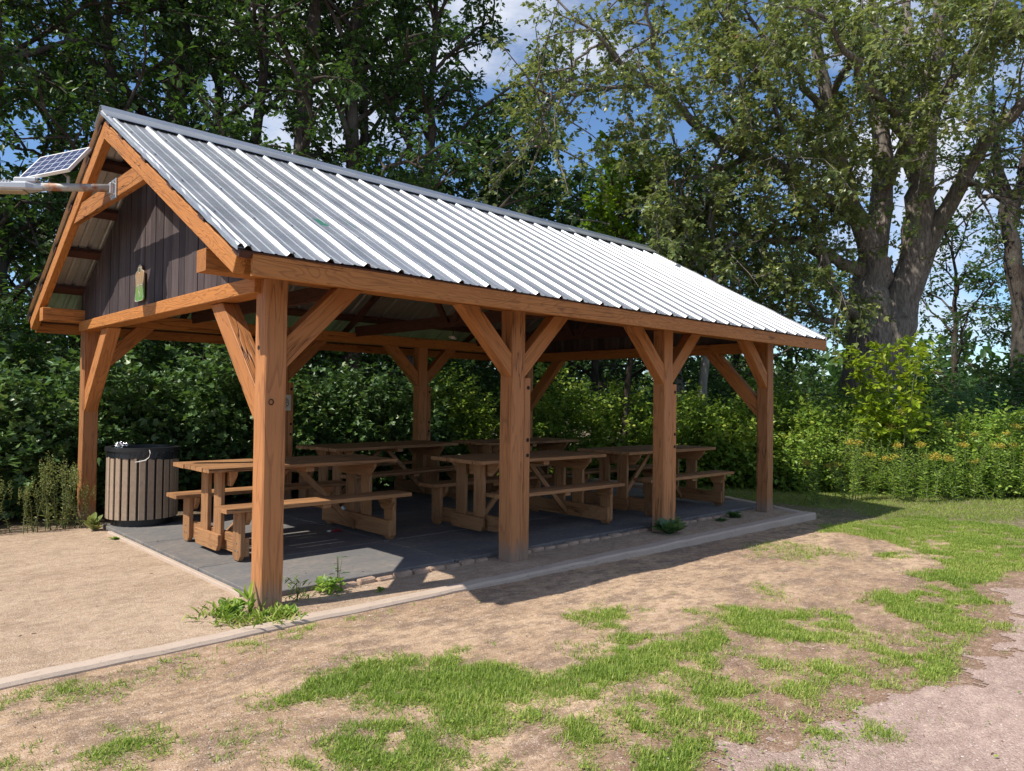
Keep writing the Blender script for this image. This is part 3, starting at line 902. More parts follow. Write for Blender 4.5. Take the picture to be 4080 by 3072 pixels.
blob('red_wrapper', (1.94, 2.27, .045), .035, MAT['red'], 'small red food wrapper lying on the mat under the nearest table', 'wrapper', 2, .5, (1.9, .8, .4), 8)
blob('white_wrapper', (1.87, 2.3, .045), .022, MAT['white'], 'scrap of white wrapper beside the red one on the mat', 'wrapper', 2, .5, (1.6, .8, .5), 9)
blob('paper_cup', (2.75, 3.5, .07), .04, MAT['white'], 'crushed white cup on the floor behind the nearest table', 'cup', 2, .4, (1, .9, 1), 10)

# ------------------------------------------------------------------ solar street light on the gable
LMP = empty('solar_light', (-.43, 2.2, 3.40))
tag(LMP, 'solar powered area light on a rusty pipe arm, bolted to the gable collar', 'solar light')
def lp(p): return Vector(p) - Vector((-.43, 2.2, 3.40))
bm = bmesh.new(); add_box(bm, (-.012, -.07, -.09), (.004, .07, .09), .004)
add_box(bm, (-.05, -.035, -.05), (-.0122, .035, .05), .006); bm_to('bracket', bm, MAT['steel'], LMP)
bm = bmesh.new()
for yy in (-.05, .05):
    for zz in (-.06, .06): disc(bm, (-.012, yy, zz), (-1, 0, 0), .01, 8, .012)
bm_to('bracket_bolts', bm, MAT['steel'], LMP)
a0 = lp((-.46, 2.2, 3.405)); a1 = lp((-.95, 2.46, 3.365)); ad_ = (a1 - a0).normalized()
bm = bmesh.new(); tube_bm(bm, [a0, a0.lerp(a1, .5), a1 + ad_ * .06], .035, 18); o_ = bm_to('arm', bm, MAT['rust'], LMP, smooth=True)
# lamp head continuing the arm
hd = basis(a1, ad_)
bm = bmesh.new()
sec = [(-.02, .036, -.03, .02), (.05, .05, -.038, .03), (.1, .075, -.04, .035), (.55, .085, -.036, .028), (.62, .06, -.03, .02)]
rings = []
for xq, hw, zb, zt_ in sec:
    rings.append([bm.verts.new(c) for c in ((xq, -hw, zb + .015), (xq, -hw * .8, zb), (xq, hw * .8, zb), (xq, hw, zb + .015), (xq, hw, zt_ - .02), (xq, hw * .7, zt_), (xq, -hw * .7, zt_), (xq, -hw, zt_ - .02))])
for a, b in zip(rings, rings[1:]):
    for k in range(8): bm.faces.new((a[k], a[(k + 1) % 8], b[(k + 1) % 8], b[k]))
bm.faces.new(rings[0]); bm.faces.new(rings[-1][::-1])
bm_to('lamp_head', bm, MAT['alu'], LMP, hd)
bm = bmesh.new(); add_box(bm, (.02, -.05, .028), (.2, .05, .075), .012); bm_to('battery_box', bm, MAT['alu'], LMP, hd)
bm = bmesh.new(); add_box(bm, (.12, -.065, -.052), (.5, .065, -.041), .004); bm_to('lens', bm, MAT['lens'], LMP, hd)
bm = bmesh.new()
for k in range(14): add_box(bm, (.22 + k * .024, -.07, .028), (.229 + k * .024, .07, .042), 0)
bm_to('cooling_fins', bm, MAT['alu'], LMP, hd)
pn = Vector((-.65, -.34, .68)).normalized(); pxv = Vector((.55, -.83, .12)); pxv = (pxv - pn * pxv.dot(pn)).normalized(); pyv = pn.cross(pxv)
pc = lp((-.84, 2.54, 3.62))
pm = Matrix(((pxv.x, pyv.x, pn.x, pc.x), (pxv.y, pyv.y, pn.y, pc.y), (pxv.z, pyv.z, pn.z, pc.z), (0, 0, 0, 1)))
bm = bmesh.new()
w2, h2, b_ = .27, .2, .014
for lo, hi in (((-w2, -h2, -.025), (w2, -h2 + b_, .004)), ((-w2, h2 - b_, -.025), (w2, h2, .004)), ((-w2, -h2 + b_, -.025), (-w2 + b_, h2 - b_, .004)), ((w2 - b_, -h2 + b_, -.025), (w2, h2 - b_, .004))):
    add_box(bm, lo, hi, .001)
pf = bm_to('solar_panel', bm, MAT['white'], LMP, pm)
bm = bmesh.new(); add_box(bm, (-w2 + b_, -h2 + b_, -.012), (w2 - b_, h2 - b_, 0)); bm_to('cells', bm, MAT['solar'], pf)
bm = bmesh.new()
arm_mid = a0.lerp(a1, .62)
tube_bm(bm, [arm_mid, arm_mid + Vector((0.0, 0, .09)), pc - pn * .026], .014, 8); bm_to('panel_mount', bm, MAT['rust'], LMP)

# ------------------------------------------------------------------ signs
def inlay(name, bm, mat, parent): return bm_to(name, bm, mat, parent)
# shaped plaque on the gable (brown over green)
def sign_mat():
    m = M('park_plaque_print')
    v = m.add('ShaderNodeTexCoord').outputs['Object']
    sp = m.add('ShaderNodeSeparateXYZ'); m.link(v, sp.inputs[0])
    c = m.ramp(m.math('ADD', m.math('MULTIPLY', sp.outputs[2], 2.6), 0.5), [(0.12, (0.1, 0.26, 0.045)), (0.42, (0.16, 0.24, 0.05)), (0.5, (0.3, 0.2, 0.09)), (0.8, (0.36, 0.19, 0.07))])
    band = m.math('GREATER_THAN', m.math('FRACT', m.math('MULTIPLY', sp.outputs[2], 60)), .85)
    c = m.mix(m.math('MULTIPLY', band, .25), c, (.45, .35, .2))
    return m.fin(c, 0.35)
MAT['plaque'] = sign_mat()
SG = empty('park_sign', (-.022, 2.78, 2.65))
tag(SG, 'small rounded brown and green plaque with an emblem on the dark gable boards', 'sign')
hw = .125
out = []
def arc(cy, cz, r, a0, a1, n=8): return [(cy + r * math.cos(R(a0 + (a1 - a0) * i / n)), cz + r * math.sin(R(a0 + (a1 - a0) * i / n))) for i in range(n + 1)]
out += arc(-hw + .03, -.17 + .03, .03, 180, 270) + arc(hw - .03, -.17 + .03, .03, 270, 360)
out += arc(hw - .035, .09, .035, 0, 90, 5)[:5] + arc(0, .135, .055, 0, 180, 12) + arc(-hw + .035, .09, .035, 90, 180, 5)[1:]
bm = bmesh.new()
a = [bm.verts.new((-.006, y, z)) for y, z in out]; b = [bm.verts.new((0.006, y, z)) for y, z in out]
bm.faces.new(a); bm.faces.new(b[::-1])
for k in range(len(a)): bm.faces.new((a[k], b[k], b[(k + 1) % len(a)], a[(k + 1) % len(a)]))
bm_to('plate', bm, MAT['plaque'], SG)
bm = bmesh.new(); tube_bm(bm, [(-.007, y, z) for y, z in out + out[:1]], .0035, 5, False)
for pl in ([(-.008, .055, .08), (-.008, .05, 0), (-.008, .035, -.04)], [(-.008, -.055, .08), (-.008, -.03, -.03), (-.008, -.045, -.07)], [(-.008, .015, .09), (-.008, .018, -.16)], [(-.008, .03, -.07), (-.008, -.01, -.09), (-.008, -.03, -.13)], [(-.008, .11, -.02), (-.008, -.06, -.01), (-.008, -.1, -.025)]):
    tube_bm(bm, pl, .0022, 5)
bm_to('outline', bm, MAT['cream'], SG)
bm = bmesh.new()
q = [bm.verts.new((-.0085, .024 * math.cos(t), .14 + .035 * math.sin(t))) for t in np.linspace(0, 6.2832, 20, False)]
bm.faces.new(q); em = bm_to('emblem', bm, MAT['cream'], SG)
bm = bmesh.new(); tube_bm(bm, [(-.0095, .013 * math.cos(t), .14 + .021 * math.sin(t)) for t in np.linspace(0, 6.2832, 17)], .003, 5, False)
tube_bm(bm, [(-.0095, 0.004, .152), (-.0095, -.004, .14), (-.0095, .003, .128)], .003, 5)
bm_to('emblem_mark', bm, MAT['green_paint'], SG)
# no smoking plate on the back post
P5 = empty('no_smoking_sign', (2.58, W - .012, 1.46))
tag(P5, 'square cream no smoking plate screwed to the back post behind the front left post', 'sign')
bm = bmesh.new(); add_box(bm, (-.11, -.004, -.115), (.11, .004, .115), .003); bm_to('plate', bm, MAT['cream'], P5)
bm = bmesh.new()
tube_bm(bm, [(.07 * math.cos(t), -.0055, .07 * math.sin(t)) for t in np.linspace(0, 6.2832, 33)], .005, 5, False)
tube_bm(bm, [(-.049, -.0055, .049), (.049, -.0055, -.049)], .004, 5)
bm_to('prohibition_ring', bm, MAT['ink'], P5)
bm = bmesh.new(); add_box(bm, (-.055, -.0085, -.006), (.05, -.0042, .006))
tube_bm(bm, [(.05, -.0065, .014), (.044, -.0065, .028), (.03, -.0065, .034), (.022, -.0065, .048)], .004, 5)
bm_to('cigarette', bm, MAT['ink'], P5)
bm = bmesh.new()
for z in (-.095, .095): disc(bm, (0, -.004, z), (0, -1, 0), .012, 12, .003)
bm_to('screws', bm, MAT['hole'], P5)
# round lamp under the middle truss
CL = empty('ceiling_lamp', (3.76, 2.5, 2.36))
tag(CL, 'small round cream lamp hanging under the dark roof truss', 'lamp')
bm = bmesh.new()
prev = None
for r_, z_ in ((.0, .02), (.02, .02), (.03, .008), (.055, .0), (.055, -.006), (.02, -.01), (0, -.012)):
    ring = [bm.verts.new((r_ * math.cos(6.2832 * i / 24) if r_ else 0.0001 * math.cos(6.2832 * i / 24), r_ * math.sin(6.2832 * i / 24) if r_ else 0.0001 * math.sin(6.2832 * i / 24), z_)) for i in range(24)]
    if prev:
        for i in range(24): bm.faces.new((prev[i], prev[(i + 1) % 24], ring[(i + 1) % 24], ring[i]))
    prev = ring
o_ = bm_to('shade', bm, MAT['white'], CL, Matrix.Rotation(R(25), 4, 'X'))
bm = bmesh.new(); tube_bm(bm, [(0, 0, .01), (0.03, 0, .14)], .006, 6); bm_to('rod', bm, MAT['black'], CL)
#VEG#
# ------------------------------------------------------------------ vegetation
# leaf outlines: x across, y along, z out of the blade
T_OV = (np.array([[0, 0, 0], [-.27, .3, .07], [-.2, .7, .05], [0, 1, -.06], [.27, .3, .07], [.2, .7, .05]]), [[(0, 3, 2, 1), (0, 4, 5, 3)]])
T_MA = (np.array([[0, 0, 0], [-.32, .02, .03], [-.56, .48, .1], [-.24, .5, .04], [0, 1.05, -.06], [.32, .02, .03], [.56, .48, .1], [.24, .5, .04]]), [[(0, 4, 3, 2, 1), (0, 5, 6, 7, 4)]])
T_LA = (np.array([[0, 0, 0], [-.11, .35, .03], [-.08, .7, 0.0], [0, 1, -.12], [.11, .35, .03], [.08, .7, 0.0]]), [[(0, 3, 2, 1), (0, 4, 5, 3)]])
T_GR = (np.array([[-.05, 0, 0], [.05, 0, 0], [.035, .55, .08], [-.035, .55, .08], [0, 1, .3]]), [[(0, 1, 2, 3)], [(3, 2, 4)]])
T_BL = (np.array([[0, 0, 0], [-.5, .5, 0], [0, 1, 0], [.5, .5, 0]]), [[(0, 3, 2, 1)]])
def norm(a): return a / np.maximum(np.linalg.norm(a, axis=-1, keepdims=True), 1e-9)
def leaf_mesh(name, tpl, B, D, N, S, Wd=None):
    B = np.asarray(B); D = norm(np.asarray(D)); N = np.asarray(N)
    X = norm(np.cross(D, N)); Nn = np.cross(X, D)
    S = np.asarray(S)[:, None, None]
    Wd = S if Wd is None else np.asarray(Wd)[:, None, None]
    t, fs = tpl
    V = B[:, None, :] + X[:, None, :] * t[None, :, 0:1] * Wd + D[:, None, :] * t[None, :, 1:2] * S + Nn[:, None, :] * t[None, :, 2:3] * S
    n, m = len(B), len(t)
    off = (np.arange(n) * m)[:, None, None]
    F = [(np.array(f)[None] + off).reshape(-1, len(f[0])) for f in fs]
    return np_mesh(name, V.reshape(-1, 3), F)
class Wood:
    """tapered limbs and thin twigs gathered into one mesh"""
    def __init__(s): s.V = []; s.F = []; s.n = 0
    def tube(s, P, r, k=7):
        P = np.asarray(P, float); n = len(P); r = np.asarray(r, float)
        T = np.gradient(P, axis=0); T = norm(T)
        ref = np.array([0, 0, 1.0]) if abs(T[:, 2]).mean() < .8 else np.array([1.0, 0, 0])
        A = norm(np.cross(T, ref)); Bv = np.cross(T, A)
        a = np.arange(k) * 2 * math.pi / k
        rr = r[:, None] * (1 + (rng.random((1, k)) - .5) * .22 * (k > 6))
        ring = P[:, None] + (A[:, None] * np.cos(a)[None, :, None] + Bv[:, None] * np.sin(a)[None, :, None]) * rr[:, :, None]
        s.V.append(ring.reshape(-1, 3))
        i = np.arange(n - 1)[:, None] * k + np.arange(k)[None]; j = np.arange(n - 1)[:, None] * k + (np.arange(k)[None] + 1) % k
        s.F.append(np.stack([i, j, j + k, i + k], -1).reshape(-1, 4) + s.n); s.n += n * k
    def twigs(s, A, B, r):
        A, B = np.asarray(A), np.asarray(B); n = len(A)
        if not n: return
        T = norm(B - A); x = norm(np.cross(T, np.array([.3, .2, 1.0]))); y = np.cross(T, x)
        V = np.empty((n, 6, 3)); 
        for q in range(3):
            c = math.cos(q * 2.094); d = math.sin(q * 2.094)
            o = (x * c + y * d)
            V[:, q] = A + o * r; V[:, q + 3] = B + o * r * .4
        off = (np.arange(n) * 6)[:, None, None] + s.n
        F = np.array([(0, 1, 4, 3), (1, 2, 5, 4), (2, 0, 3, 5)])
        s.V.append(V.reshape(-1, 3)); s.F.append((F[None] + off).reshape(-1, 4)); s.n += n * 6
    def build(s, name, mat, parent):
        me = np_mesh(name, np.concatenate(s.V), [np.concatenate(s.F)], True)
        return link(name, me, mat, parent)
def interp(P, t):
    P = np.asarray(P); f = np.clip(t, 0, .9999) * (len(P) - 1); i = f.astype(int); w = (f - i)[:, None]
    return P[i] * (1 - w) + P[i + 1] * w, norm(P[i + 1] - P[i])
def shoots_to_leaves(A, Dr, L, nl, size, droop=.25, spread=1.0, jit=.3):
    """leaves set alternately along shoots from A in direction Dr"""
    n = len(A)
    t = (np.arange(nl)[None] + rng.random((n, nl))) / nl
    base = A[:, None] + Dr[:, None] * (t * L[:, None])[..., None]
    base[..., 2] -= droop * (t * L[:, None]) ** 2
    side = norm(rng.normal(size=(n, nl, 3)) * np.array([1, 1, .45]))
    D = norm(Dr[:, None] * .55 + side * spread + np.array([0, 0, -droop]))
    N = norm(rng.normal(size=(n, nl, 3)) * .55 + np.array([0, 0, 1.0]))
    base = base + side * (jit * size)
    S = size * (.6 + .75 * rng.random((n, nl)))
    return base.reshape(-1, 3), D.reshape(-1, 3), N.reshape(-1, 3), S.ravel()
def save_leaves(name, tpl, parts, mat, parent):
    B = np.concatenate([p[0] for p in parts]); D = np.concatenate([p[1] for p in parts]); N = np.concatenate([p[2] for p in parts]); S_ = np.concatenate([p[3] for p in parts])
    o = link(name, leaf_mesh(name, tpl, B, D, N, S_), mat, parent)
    return o
def branch_out(wood, parts, limbs, nsub, lsub, nsh, lsh, nl, size, up=.25, droop=.3, t0=.25, r0=.03, twig=.005, zmin=None):
    """side branches off every limb, shoots off the branches, leaves on the shoots"""
    for P, rad in limbs:
        P = np.asarray(P)
        t = t0 + (1.02 - t0) * (np.arange(nsub) + rng.random(nsub)) / nsub
        A, T = interp(P, t)
        D = norm(T * .55 + norm(rng.normal(size=(nsub, 3))) * .95 + np.array([0, 0, up]))
        L = lsub * (.5 + .8 * rng.random(nsub))
        for a, d, l in zip(A, D, L):
            q = np.linspace(0, 1, 5)[:, None]
            Q = a + d * l * q + np.array([0, 0, -droop * .5]) * l * q ** 2 + np.cumsum(rng.normal(size=(5, 3)) * .04 * l, 0) * q
            wood.tube(Q, np.linspace(r0, .006, 5), 4)
            ts = .2 + .85 * (np.arange(nsh) + rng.random(nsh)) / nsh
            SA, ST = interp(Q, ts)
            SD = norm(ST * .5 + norm(rng.normal(size=(nsh, 3))) * .9 + np.array([0, 0, .05 - droop * .5]))
            SL = lsh * (.5 + .8 * rng.random(nsh))
            if zmin is not None:
                k = SA[:, 2] > zmin; SA, SD, SL = SA[k], SD[k], SL[k]
            if len(SA):
                wood.twigs(SA, SA + SD * SL[:, None] - np.array([0, 0, droop]) * (SL ** 2)[:, None], twig)
                parts.append(shoots_to_leaves(SA, SD, SL, nl, size, droop))
def wobble(P, n, amp):
    P = np.asarray(P, float); t = np.linspace(0, len(P) - 1, n); i = np.minimum(t.astype(int), len(P) - 2); w = (t - i)[:, None]
    w = w * w * (3 - 2 * w) * .5 + w * .5
    Q = P[i] * (1 - w) + P[i + 1] * w
    Q[1:] += rng.normal(size=(n - 1, 3)) * amp * np.array([1, 1, .4])
    return Q
def make_tree(name, base, H, r, label, leaf='dark', bark='barkd', lean=(0, 0), z0=1.4, nlimb=16, llimb=2.6, nsub=6, lsub=1.1, nsh=6, lsh=.4, nl=7, size=.11, tpl=T_OV, cat='tree', group=None, up=.3, taper=1.0, fork=0):
    o = empty(name, tuple(base)); tag(o, label, cat, group)
    wood, parts = Wood(), []
    top = np.array([lean[0], lean[1], H])
    trunk = wobble([np.array([0, 0, -.3]), top * .35 + np.array([rng.normal() * .15, rng.normal() * .15, 0]), top * .7 + np.array([rng.normal() * .2, rng.normal() * .2, 0]), top], 12, r * .25)
    wood.tube(trunk, np.linspace(r * 1.15, r * .25, 12), 9)
    limbs = []
    for i in range(nlimb):
        h = (z0 / H + (1 - z0 / H) * (i + rng.random()) / nlimb)
        a, T = interp(trunk, np.array([h])); a = a[0]
        ang = i * 2.4 + rng.random() * 1.2
        l = llimb * (1.1 - .6 * max(0, h - .45) * taper) * (.65 + .55 * rng.random())
        el = .15 + .6 * rng.random() + .5 * h
        d = np.array([math.cos(ang) * math.cos(el), math.sin(ang) * math.cos(el), math.sin(el)])
        q = np.linspace(0, 1, 6)[:, None]
        P = a + d * l * q + np.array([0, 0, -.12 * l]) * q ** 2 + np.cumsum(rng.normal(size=(6, 3)) * .05 * l, 0) * q
        wood.tube(P, np.linspace(max(r * (.5 - .3 * h), .03), .02, 6), 6)
        limbs.append((P, None))
    branch_out(wood, parts, limbs, nsub, lsub, nsh, lsh, nl, size, up, t0=.15)
    wood.build('trunk', MAT[bark], o)
    save_leaves('crown', tpl, parts, LEAF[leaf], o)
    return o
def make_shrub(name, x, y, rx, ry, h, label, leaf='shrub', n=900, L=.38, nl=9, size=.085, tpl=T_OV, cat='shrub', group=None, z=None, droop=.3, stems=14, flat=.75, spikes=0.0):
    z = float(gz(x, y)) if z is None else z
    o = empty(name, (x, y, z)); tag(o, label, cat, group)
    # shoots spread through a lumpy dome, denser near its surface
    lump = [(rng.normal(size=3) * np.array([rx, ry, 0]) * .45 + np.array([0, 0, h * (.35 + .5 * rng.random())]), .35 + .3 * rng.random()) for _ in range(9)]
    pts = []
    while sum(len(p) for p in pts) < n:
        u = norm(rng.normal(size=(n, 3))); u[:, 2] = np.abs(u[:, 2])
        rr = (rng.random(n) ** .42)[:, None]
        p = u * rr * np.array([rx, ry, h * .82])
        p[:, 2] += 0.02
        f = vnoise(p[:, 0] * 1.0 + p[:, 2] * .7 + x * 3, p[:, 1] + p[:, 2] * .9 + y * 3, 2.3, 31)
        keep = f + .35 * (1 - rr[:, 0]) > .36
        pts.append(p[keep])
    A = np.concatenate(pts)[:n]
    out = norm(A / np.array([rx, ry, h]) + 1e-3)
    D = norm(out * .6 + norm(rng.normal(size=(n, 3))) * .6 + np.array([0, 0, .55]))
    Ls = L * (.5 + .9 * rng.random(n))
    if spikes:
        k = rng.random(n) < spikes; D[k] = norm(D[k] * .3 + np.array([0, 0, 1.0])); Ls[k] *= 1.7
    parts = [shoots_to_leaves(A, D, Ls, nl, size, droop)]
    k = parts[0][0][:, 2] > 0
    parts[0] = tuple(q[k] for q in parts[0])
    wood = Wood()
    for i in range(stems):
        j = rng.integers(n); e = A[j]; b = np.array([e[0] * .25, e[1] * .25, -.05])
        P = wobble([b, (b + e) / 2 + np.array([0, 0, .15]), e], 6, .03)
        wood.tube(P, np.linspace(.022, .006, 6), 5)
    wood.twigs(A, A + D * Ls[:, None] - np.array([0, 0, droop]) * (Ls ** 2)[:, None], .0035)
    wood.build('stems', MAT['barkd'], o)
    save_leaves('foliage', tpl, parts, LEAF[leaf], o)
    return o

# --- the thicket behind the shelter, left to right
hedge = [
 (-1.95, 6.3, 1.25, .9, 2.9, 'currant', T_MA, .095, 'sunlit leafy currant bush at the left edge, left of the back corner post'),
 (-.75, 5.95, .95, .8, 2.1, 'currant', T_MA, .09, 'lower bright green bush just left of the back corner post'),
 (.55, 6.25, 1.15, .95, 2.5, 'currant', T_MA, .09, 'dark leafy bush right behind the rubbish bin'),
 (1.9, 6.3, 1.1, .9, 2.6, 'currant', T_MA, .09, 'broad dark bush between the bin and the front left post'),
 (3.2, 6.35, 1.1, .9, 2.5, 'currant', T_MA, .09, 'ivy-like dark bush behind the no smoking sign'),
 (4.5, 6.4, 1.1, .9, 2.4, 'currant', T_MA, .085, 'dark glossy bush behind the back middle post'),
 (5.8, 6.5, 1.1, .9, 2.4, 'currant', T_MA, .085, 'dark bush between the back middle post and the second front post'),
 (7.1, 6.6, 1.1, .9, 2.5, 'shrub', T_OV, .09, 'dark green bush hidden behind the second front post'),
]
for x, y, rx, ry, h, lf, tp, sz, lab in hedge:
    make_shrub('bush', x, y, rx, ry, h, lab, lf, 900, .36, 9, sz, tp, 'bush', 'bushes in the thicket behind the shelter')
rows2 = [(-2.6, 8.3), (-.8, 8.2), (1.1, 8.3), (3.0, 8.2), (4.9, 8.3), (6.8, 8.4), (8.7, 8.3)]
labs2 = ['tall dark bush at the far left, above the currant bush', 'tall dark bush above the left back post', 'tall dark bush seen above the bin', 'tall dark bush under the shelter roof line, left of the back middle post',
         'tall dark bush behind the back middle post', 'tall dark bush glimpsed left of the second front post', 'tall dark bush glimpsed right of the second front post']
for (x, y), lab in zip(rows2, labs2):
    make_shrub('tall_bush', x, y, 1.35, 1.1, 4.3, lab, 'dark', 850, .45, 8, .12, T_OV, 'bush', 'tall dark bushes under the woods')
mid = [
 (9.6, 6.2, 1.3, 1.1, 2.9, 'shrub', 'elder-like shrub seen between the second and third front posts, farthest back'),
 (10.2, 4.7, 1.2, 1.0, 2.3, 'shrub', 'feathery green shrub seen between the second and third front posts'),
 (10.7, 3.3, 1.1, 1.0, 2.1, 'shrub', 'leafy green shrub seen just right of the third front post'),
 (11.4, 2.3, 1.0, .95, 2.0, 'shrub', 'leafy green shrub below the right gable brace'),
 (12.6, 4.4, 1.5, 1.3, 3.4, 'dark', 'dark taller shrub behind the grey trunk'),
 (14.0, 3.2, 1.3, 1.3, 2.5, 'vivid', 'bright green grape-leaved shrub behind the right end post'),
]
for x, y, rx, ry, h, lf, lab in mid:
    make_shrub('shrub', x, y, rx, ry, h, lab, lf, 800, .42, 9, .1, T_OV, 'shrub', 'shrubs behind the right end of the shelter')
right = [
 (12.1, 1.45, .95, .8, 1.75, 'shrub', 'green shrub directly right of the last front post'),
 (12.9, .55, 1.0, .85, 1.95, 'shrub', 'green shrub left of the goldenrod, below the big maple'),
 (13.7, -.35, 1.0, .9, 1.8, 'shrub', 'green shrub behind the tallest goldenrod heads'),
 (14.5, -1.3, 1.05, .9, 1.8, 'weed', 'light green shrub with glossy leaves right of the yellow sapling'),
 (15.2, -2.4, 1.1, 1.0, 1.9, 'weed', 'light green glossy shrub at the right edge of the picture'),
 (15.9, -3.6, 1.1, 1.0, 2.0, 'shrub', 'green shrub at the far right edge, behind the goldenrod'),
 (14.4, 1.6, 1.1, 1.0, 2.3, 'weed', 'green shrub in front of the big maple trunk'),
 (16.6, -.3, 1.4, 1.2, 2.5, 'sumac', 'blue-green feathery shrub right of the yellow sapling'),
 (17.4, -1.9, 1.5, 1.3, 2.5, 'sumac', 'blue-green feathery shrub near the right edge'),
 (18.2, -3.4, 1.5, 1.3, 2.4, 'sumac', 'blue-green feathery shrub farthest to the right'),
 (20.5, 2.0, 1.8, 1.6, 3.4, 'dark', 'shaded dark shrub right of the big maple trunk'),
 (21.5, -.4, 2.0, 1.7, 3.6, 'dark', 'shaded dark shrub above the blue-green shrubs'),
 (22.8, -2.8, 2.0, 1.7, 3.4, 'dark', 'shaded dark shrub near the right edge of the picture'),
 (18.6, 5.0, 1.8, 1.6, 3.4, 'dark', 'shaded grey-green shrub left of the big maple trunk'),
]
for x, y, rx, ry, h, lf, lab in right:
    make_shrub('shrub', x, y, rx, ry, h, lab, lf, 760, .38, 9, .1 if x < 19 else .15, T_OV if lf != 'sumac' else T_LA, 'shrub', 'shrubs in the thicket right of the shelter', spikes=.12, droop=.45 if lf == 'sumac' else .3)

low = [(11.1, .95), (11.55, .35), (12.0, -.2), (12.5, -.75), (13.0, -1.35), (13.4, -1.95), (13.9, -2.6), (14.4, -3.2)]
lowl = ['nearest the last front post', 'second from the last front post', 'left of the goldenrod', 'among the leftmost goldenrod', 'at the middle of the goldenrod', 'right of the middle of the goldenrod', 'close to the right edge', 'at the very right edge']
for (x, y), q_ in zip(low, lowl):
    make_shrub('low_shrub', x + .25, y + .12, .62, .5, .95 + .25 * rng.random(), 'low bright weedy growth at the lawn edge, ' + q_, 'weed', 420, .3, 9, .075, T_OV if rng.random() < .5 else T_LA, 'shrub', 'low growth along the lawn edge', spikes=.5)
# --- yellow-green sapling in front of the maple
def sapling(base, h, label):
    o = empty('sapling', tuple(base)); tag(o, label, 'sapling')
    wood, parts = Wood(), []
    for k in range(9):
        e = np.array([rng.normal() * .36, rng.normal() * .32, h * (.78 + .22 * rng.random())])
        P = wobble([np.array([0, 0, 0]), e * .5, e], 7, .02); wood.tube(P, np.linspace(.02, .005, 7), 5)
        t = np.linspace(.35, 1, 16); A, T = interp(P, t)
        a = np.arange(16) * 2.4 + k
        D = norm(np.stack([np.cos(a), np.sin(a), .35 + 0 * a], -1) + T * .3); L = (.26 + .14 * rng.random(16))
        wood.twigs(A, A + D * L[:, None], .004)
        parts.append(shoots_to_leaves(A, D, L, 13, .125, .3, .8, .1))
    wood.build('stems', MAT['stem'], o); save_leaves('foliage', T_OV, parts, LEAF['yellow'], o)
b = at(1935, 1000, 13.6); b[2] = float(gz(b[0], b[1]))
sapling(b, 2.95, 'bright yellow-green sapling standing in front of the big maple trunk')

# --- woods behind and left
woods = [
 ((20, 860, 13.2), 12, .24, (-.6, .3), 'dark leaning tree behind the solar light'),
 ((215, 860, 14.5), 13, .16, (.2, .2), 'slim dark tree behind the left slope of the gable'),
 ((330, 860, 15.5), 13, .32, (.3, .5), 'thick dark tree behind the roof peak'),
 ((500, 860, 15.0), 12, .16, (.4, 0), 'dark tree above the left part of the roof'),
 ((655, 860, 14.2), 13, .22, (.0, .3), 'left one of two close dark trunks above the roof'),
 ((745, 860, 14.6), 12, .2, (.5, .2), 'right one of two close dark trunks above the roof'),
 ((900, 860, 15.5), 11, .16, (.5, .2), 'dark tree with outreaching branches above the middle of the roof'),
 ((-170, 860, 13.5), 12, .2, (0, 0), 'dark tree at the upper left corner of the picture'),
 ((120, 860, 19), 14, .22, (0, 0), 'tree deep in the woods at the upper left'),
 ((430, 860, 20), 14, .22, (0, 0), 'tree deep in the woods behind the roof peak'),
 ((760, 860, 20.5), 13, .22, (0, 0), 'tree deep in the woods above the ridge'),
 ((1030, 860, 19.5), 8.2, .16, (.2, 0), 'shorter dark tree above the right part of the ridge'),
 ((1150, 860, 21), 6.6, .14, (0, 0), 'low dark tree beside the gap of sky'),
]
for (u, v, D), H, r, ln, lab in woods:
    b = at(u, v, D); b[2] = -.05
    far_ = D > 18
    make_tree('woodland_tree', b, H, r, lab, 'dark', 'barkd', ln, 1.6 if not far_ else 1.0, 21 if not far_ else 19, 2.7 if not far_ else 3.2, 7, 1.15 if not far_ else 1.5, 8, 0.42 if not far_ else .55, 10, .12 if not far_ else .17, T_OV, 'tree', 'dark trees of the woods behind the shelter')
# unseen trees added left of the view to shade the woods
for k, (x, y) in enumerate([(-7.5, 12.0), (-5.0, 15.5)]):
    make_tree('woodland_tree', (x, y, -.05), 14, .25, ['unseen tree added left of the picture to shade the woods', 'second unseen tree added left of the picture to shade the woods'][k], 'dark', 'barkd', (0, 0), 2, 15, 3.4, 6, 1.6, 6, .6, 7, .2, T_OV, 'tree', 'dark trees of the woods behind the shelter')
# --- young bright tree and fillers under the maple
b = at(1335, 860, 15.4); b[2] = 0
make_tree('young_tree', b, 6.6, .07, 'young vivid green tree rising behind the roof, left of the big maple', 'vivid', 'barkd', (.1, 0), 3.4, 13, 1.0, 5, .5, 5, .3, 7, .12, T_MA)
fill = [((1290, 860, 20), 6.6, 'dark low tree just right of the gap of sky'), ((1450, 860, 22), 7.0, 'dark green tree behind the right part of the roof'), ((1590, 860, 23), 6.8, 'dark green tree left of the forked maple limbs'),
        ((1700, 860, 25), 6.0, 'dark tree between the roof end and the maple trunk'), ((1290, 860, 27), 7.5, 'farther dark tree behind the ridge end'), ((2060, 860, 27), 7.8, 'dark green tree right of the maple trunk'), ((2200, 860, 29), 7.2, 'dark green tree at the right edge')]
for (u, v, D), H, lab in fill:
    b = at(u, v, D); b[2] = 0
    make_tree('filler_tree', b, H, .13, lab, 'dark', 'barkd', (0, 0), .8, 15, 2.5, 6, 1.1, 6, .5, 7, .16, T_OV, 'tree', 'lower trees under and behind the big maple')
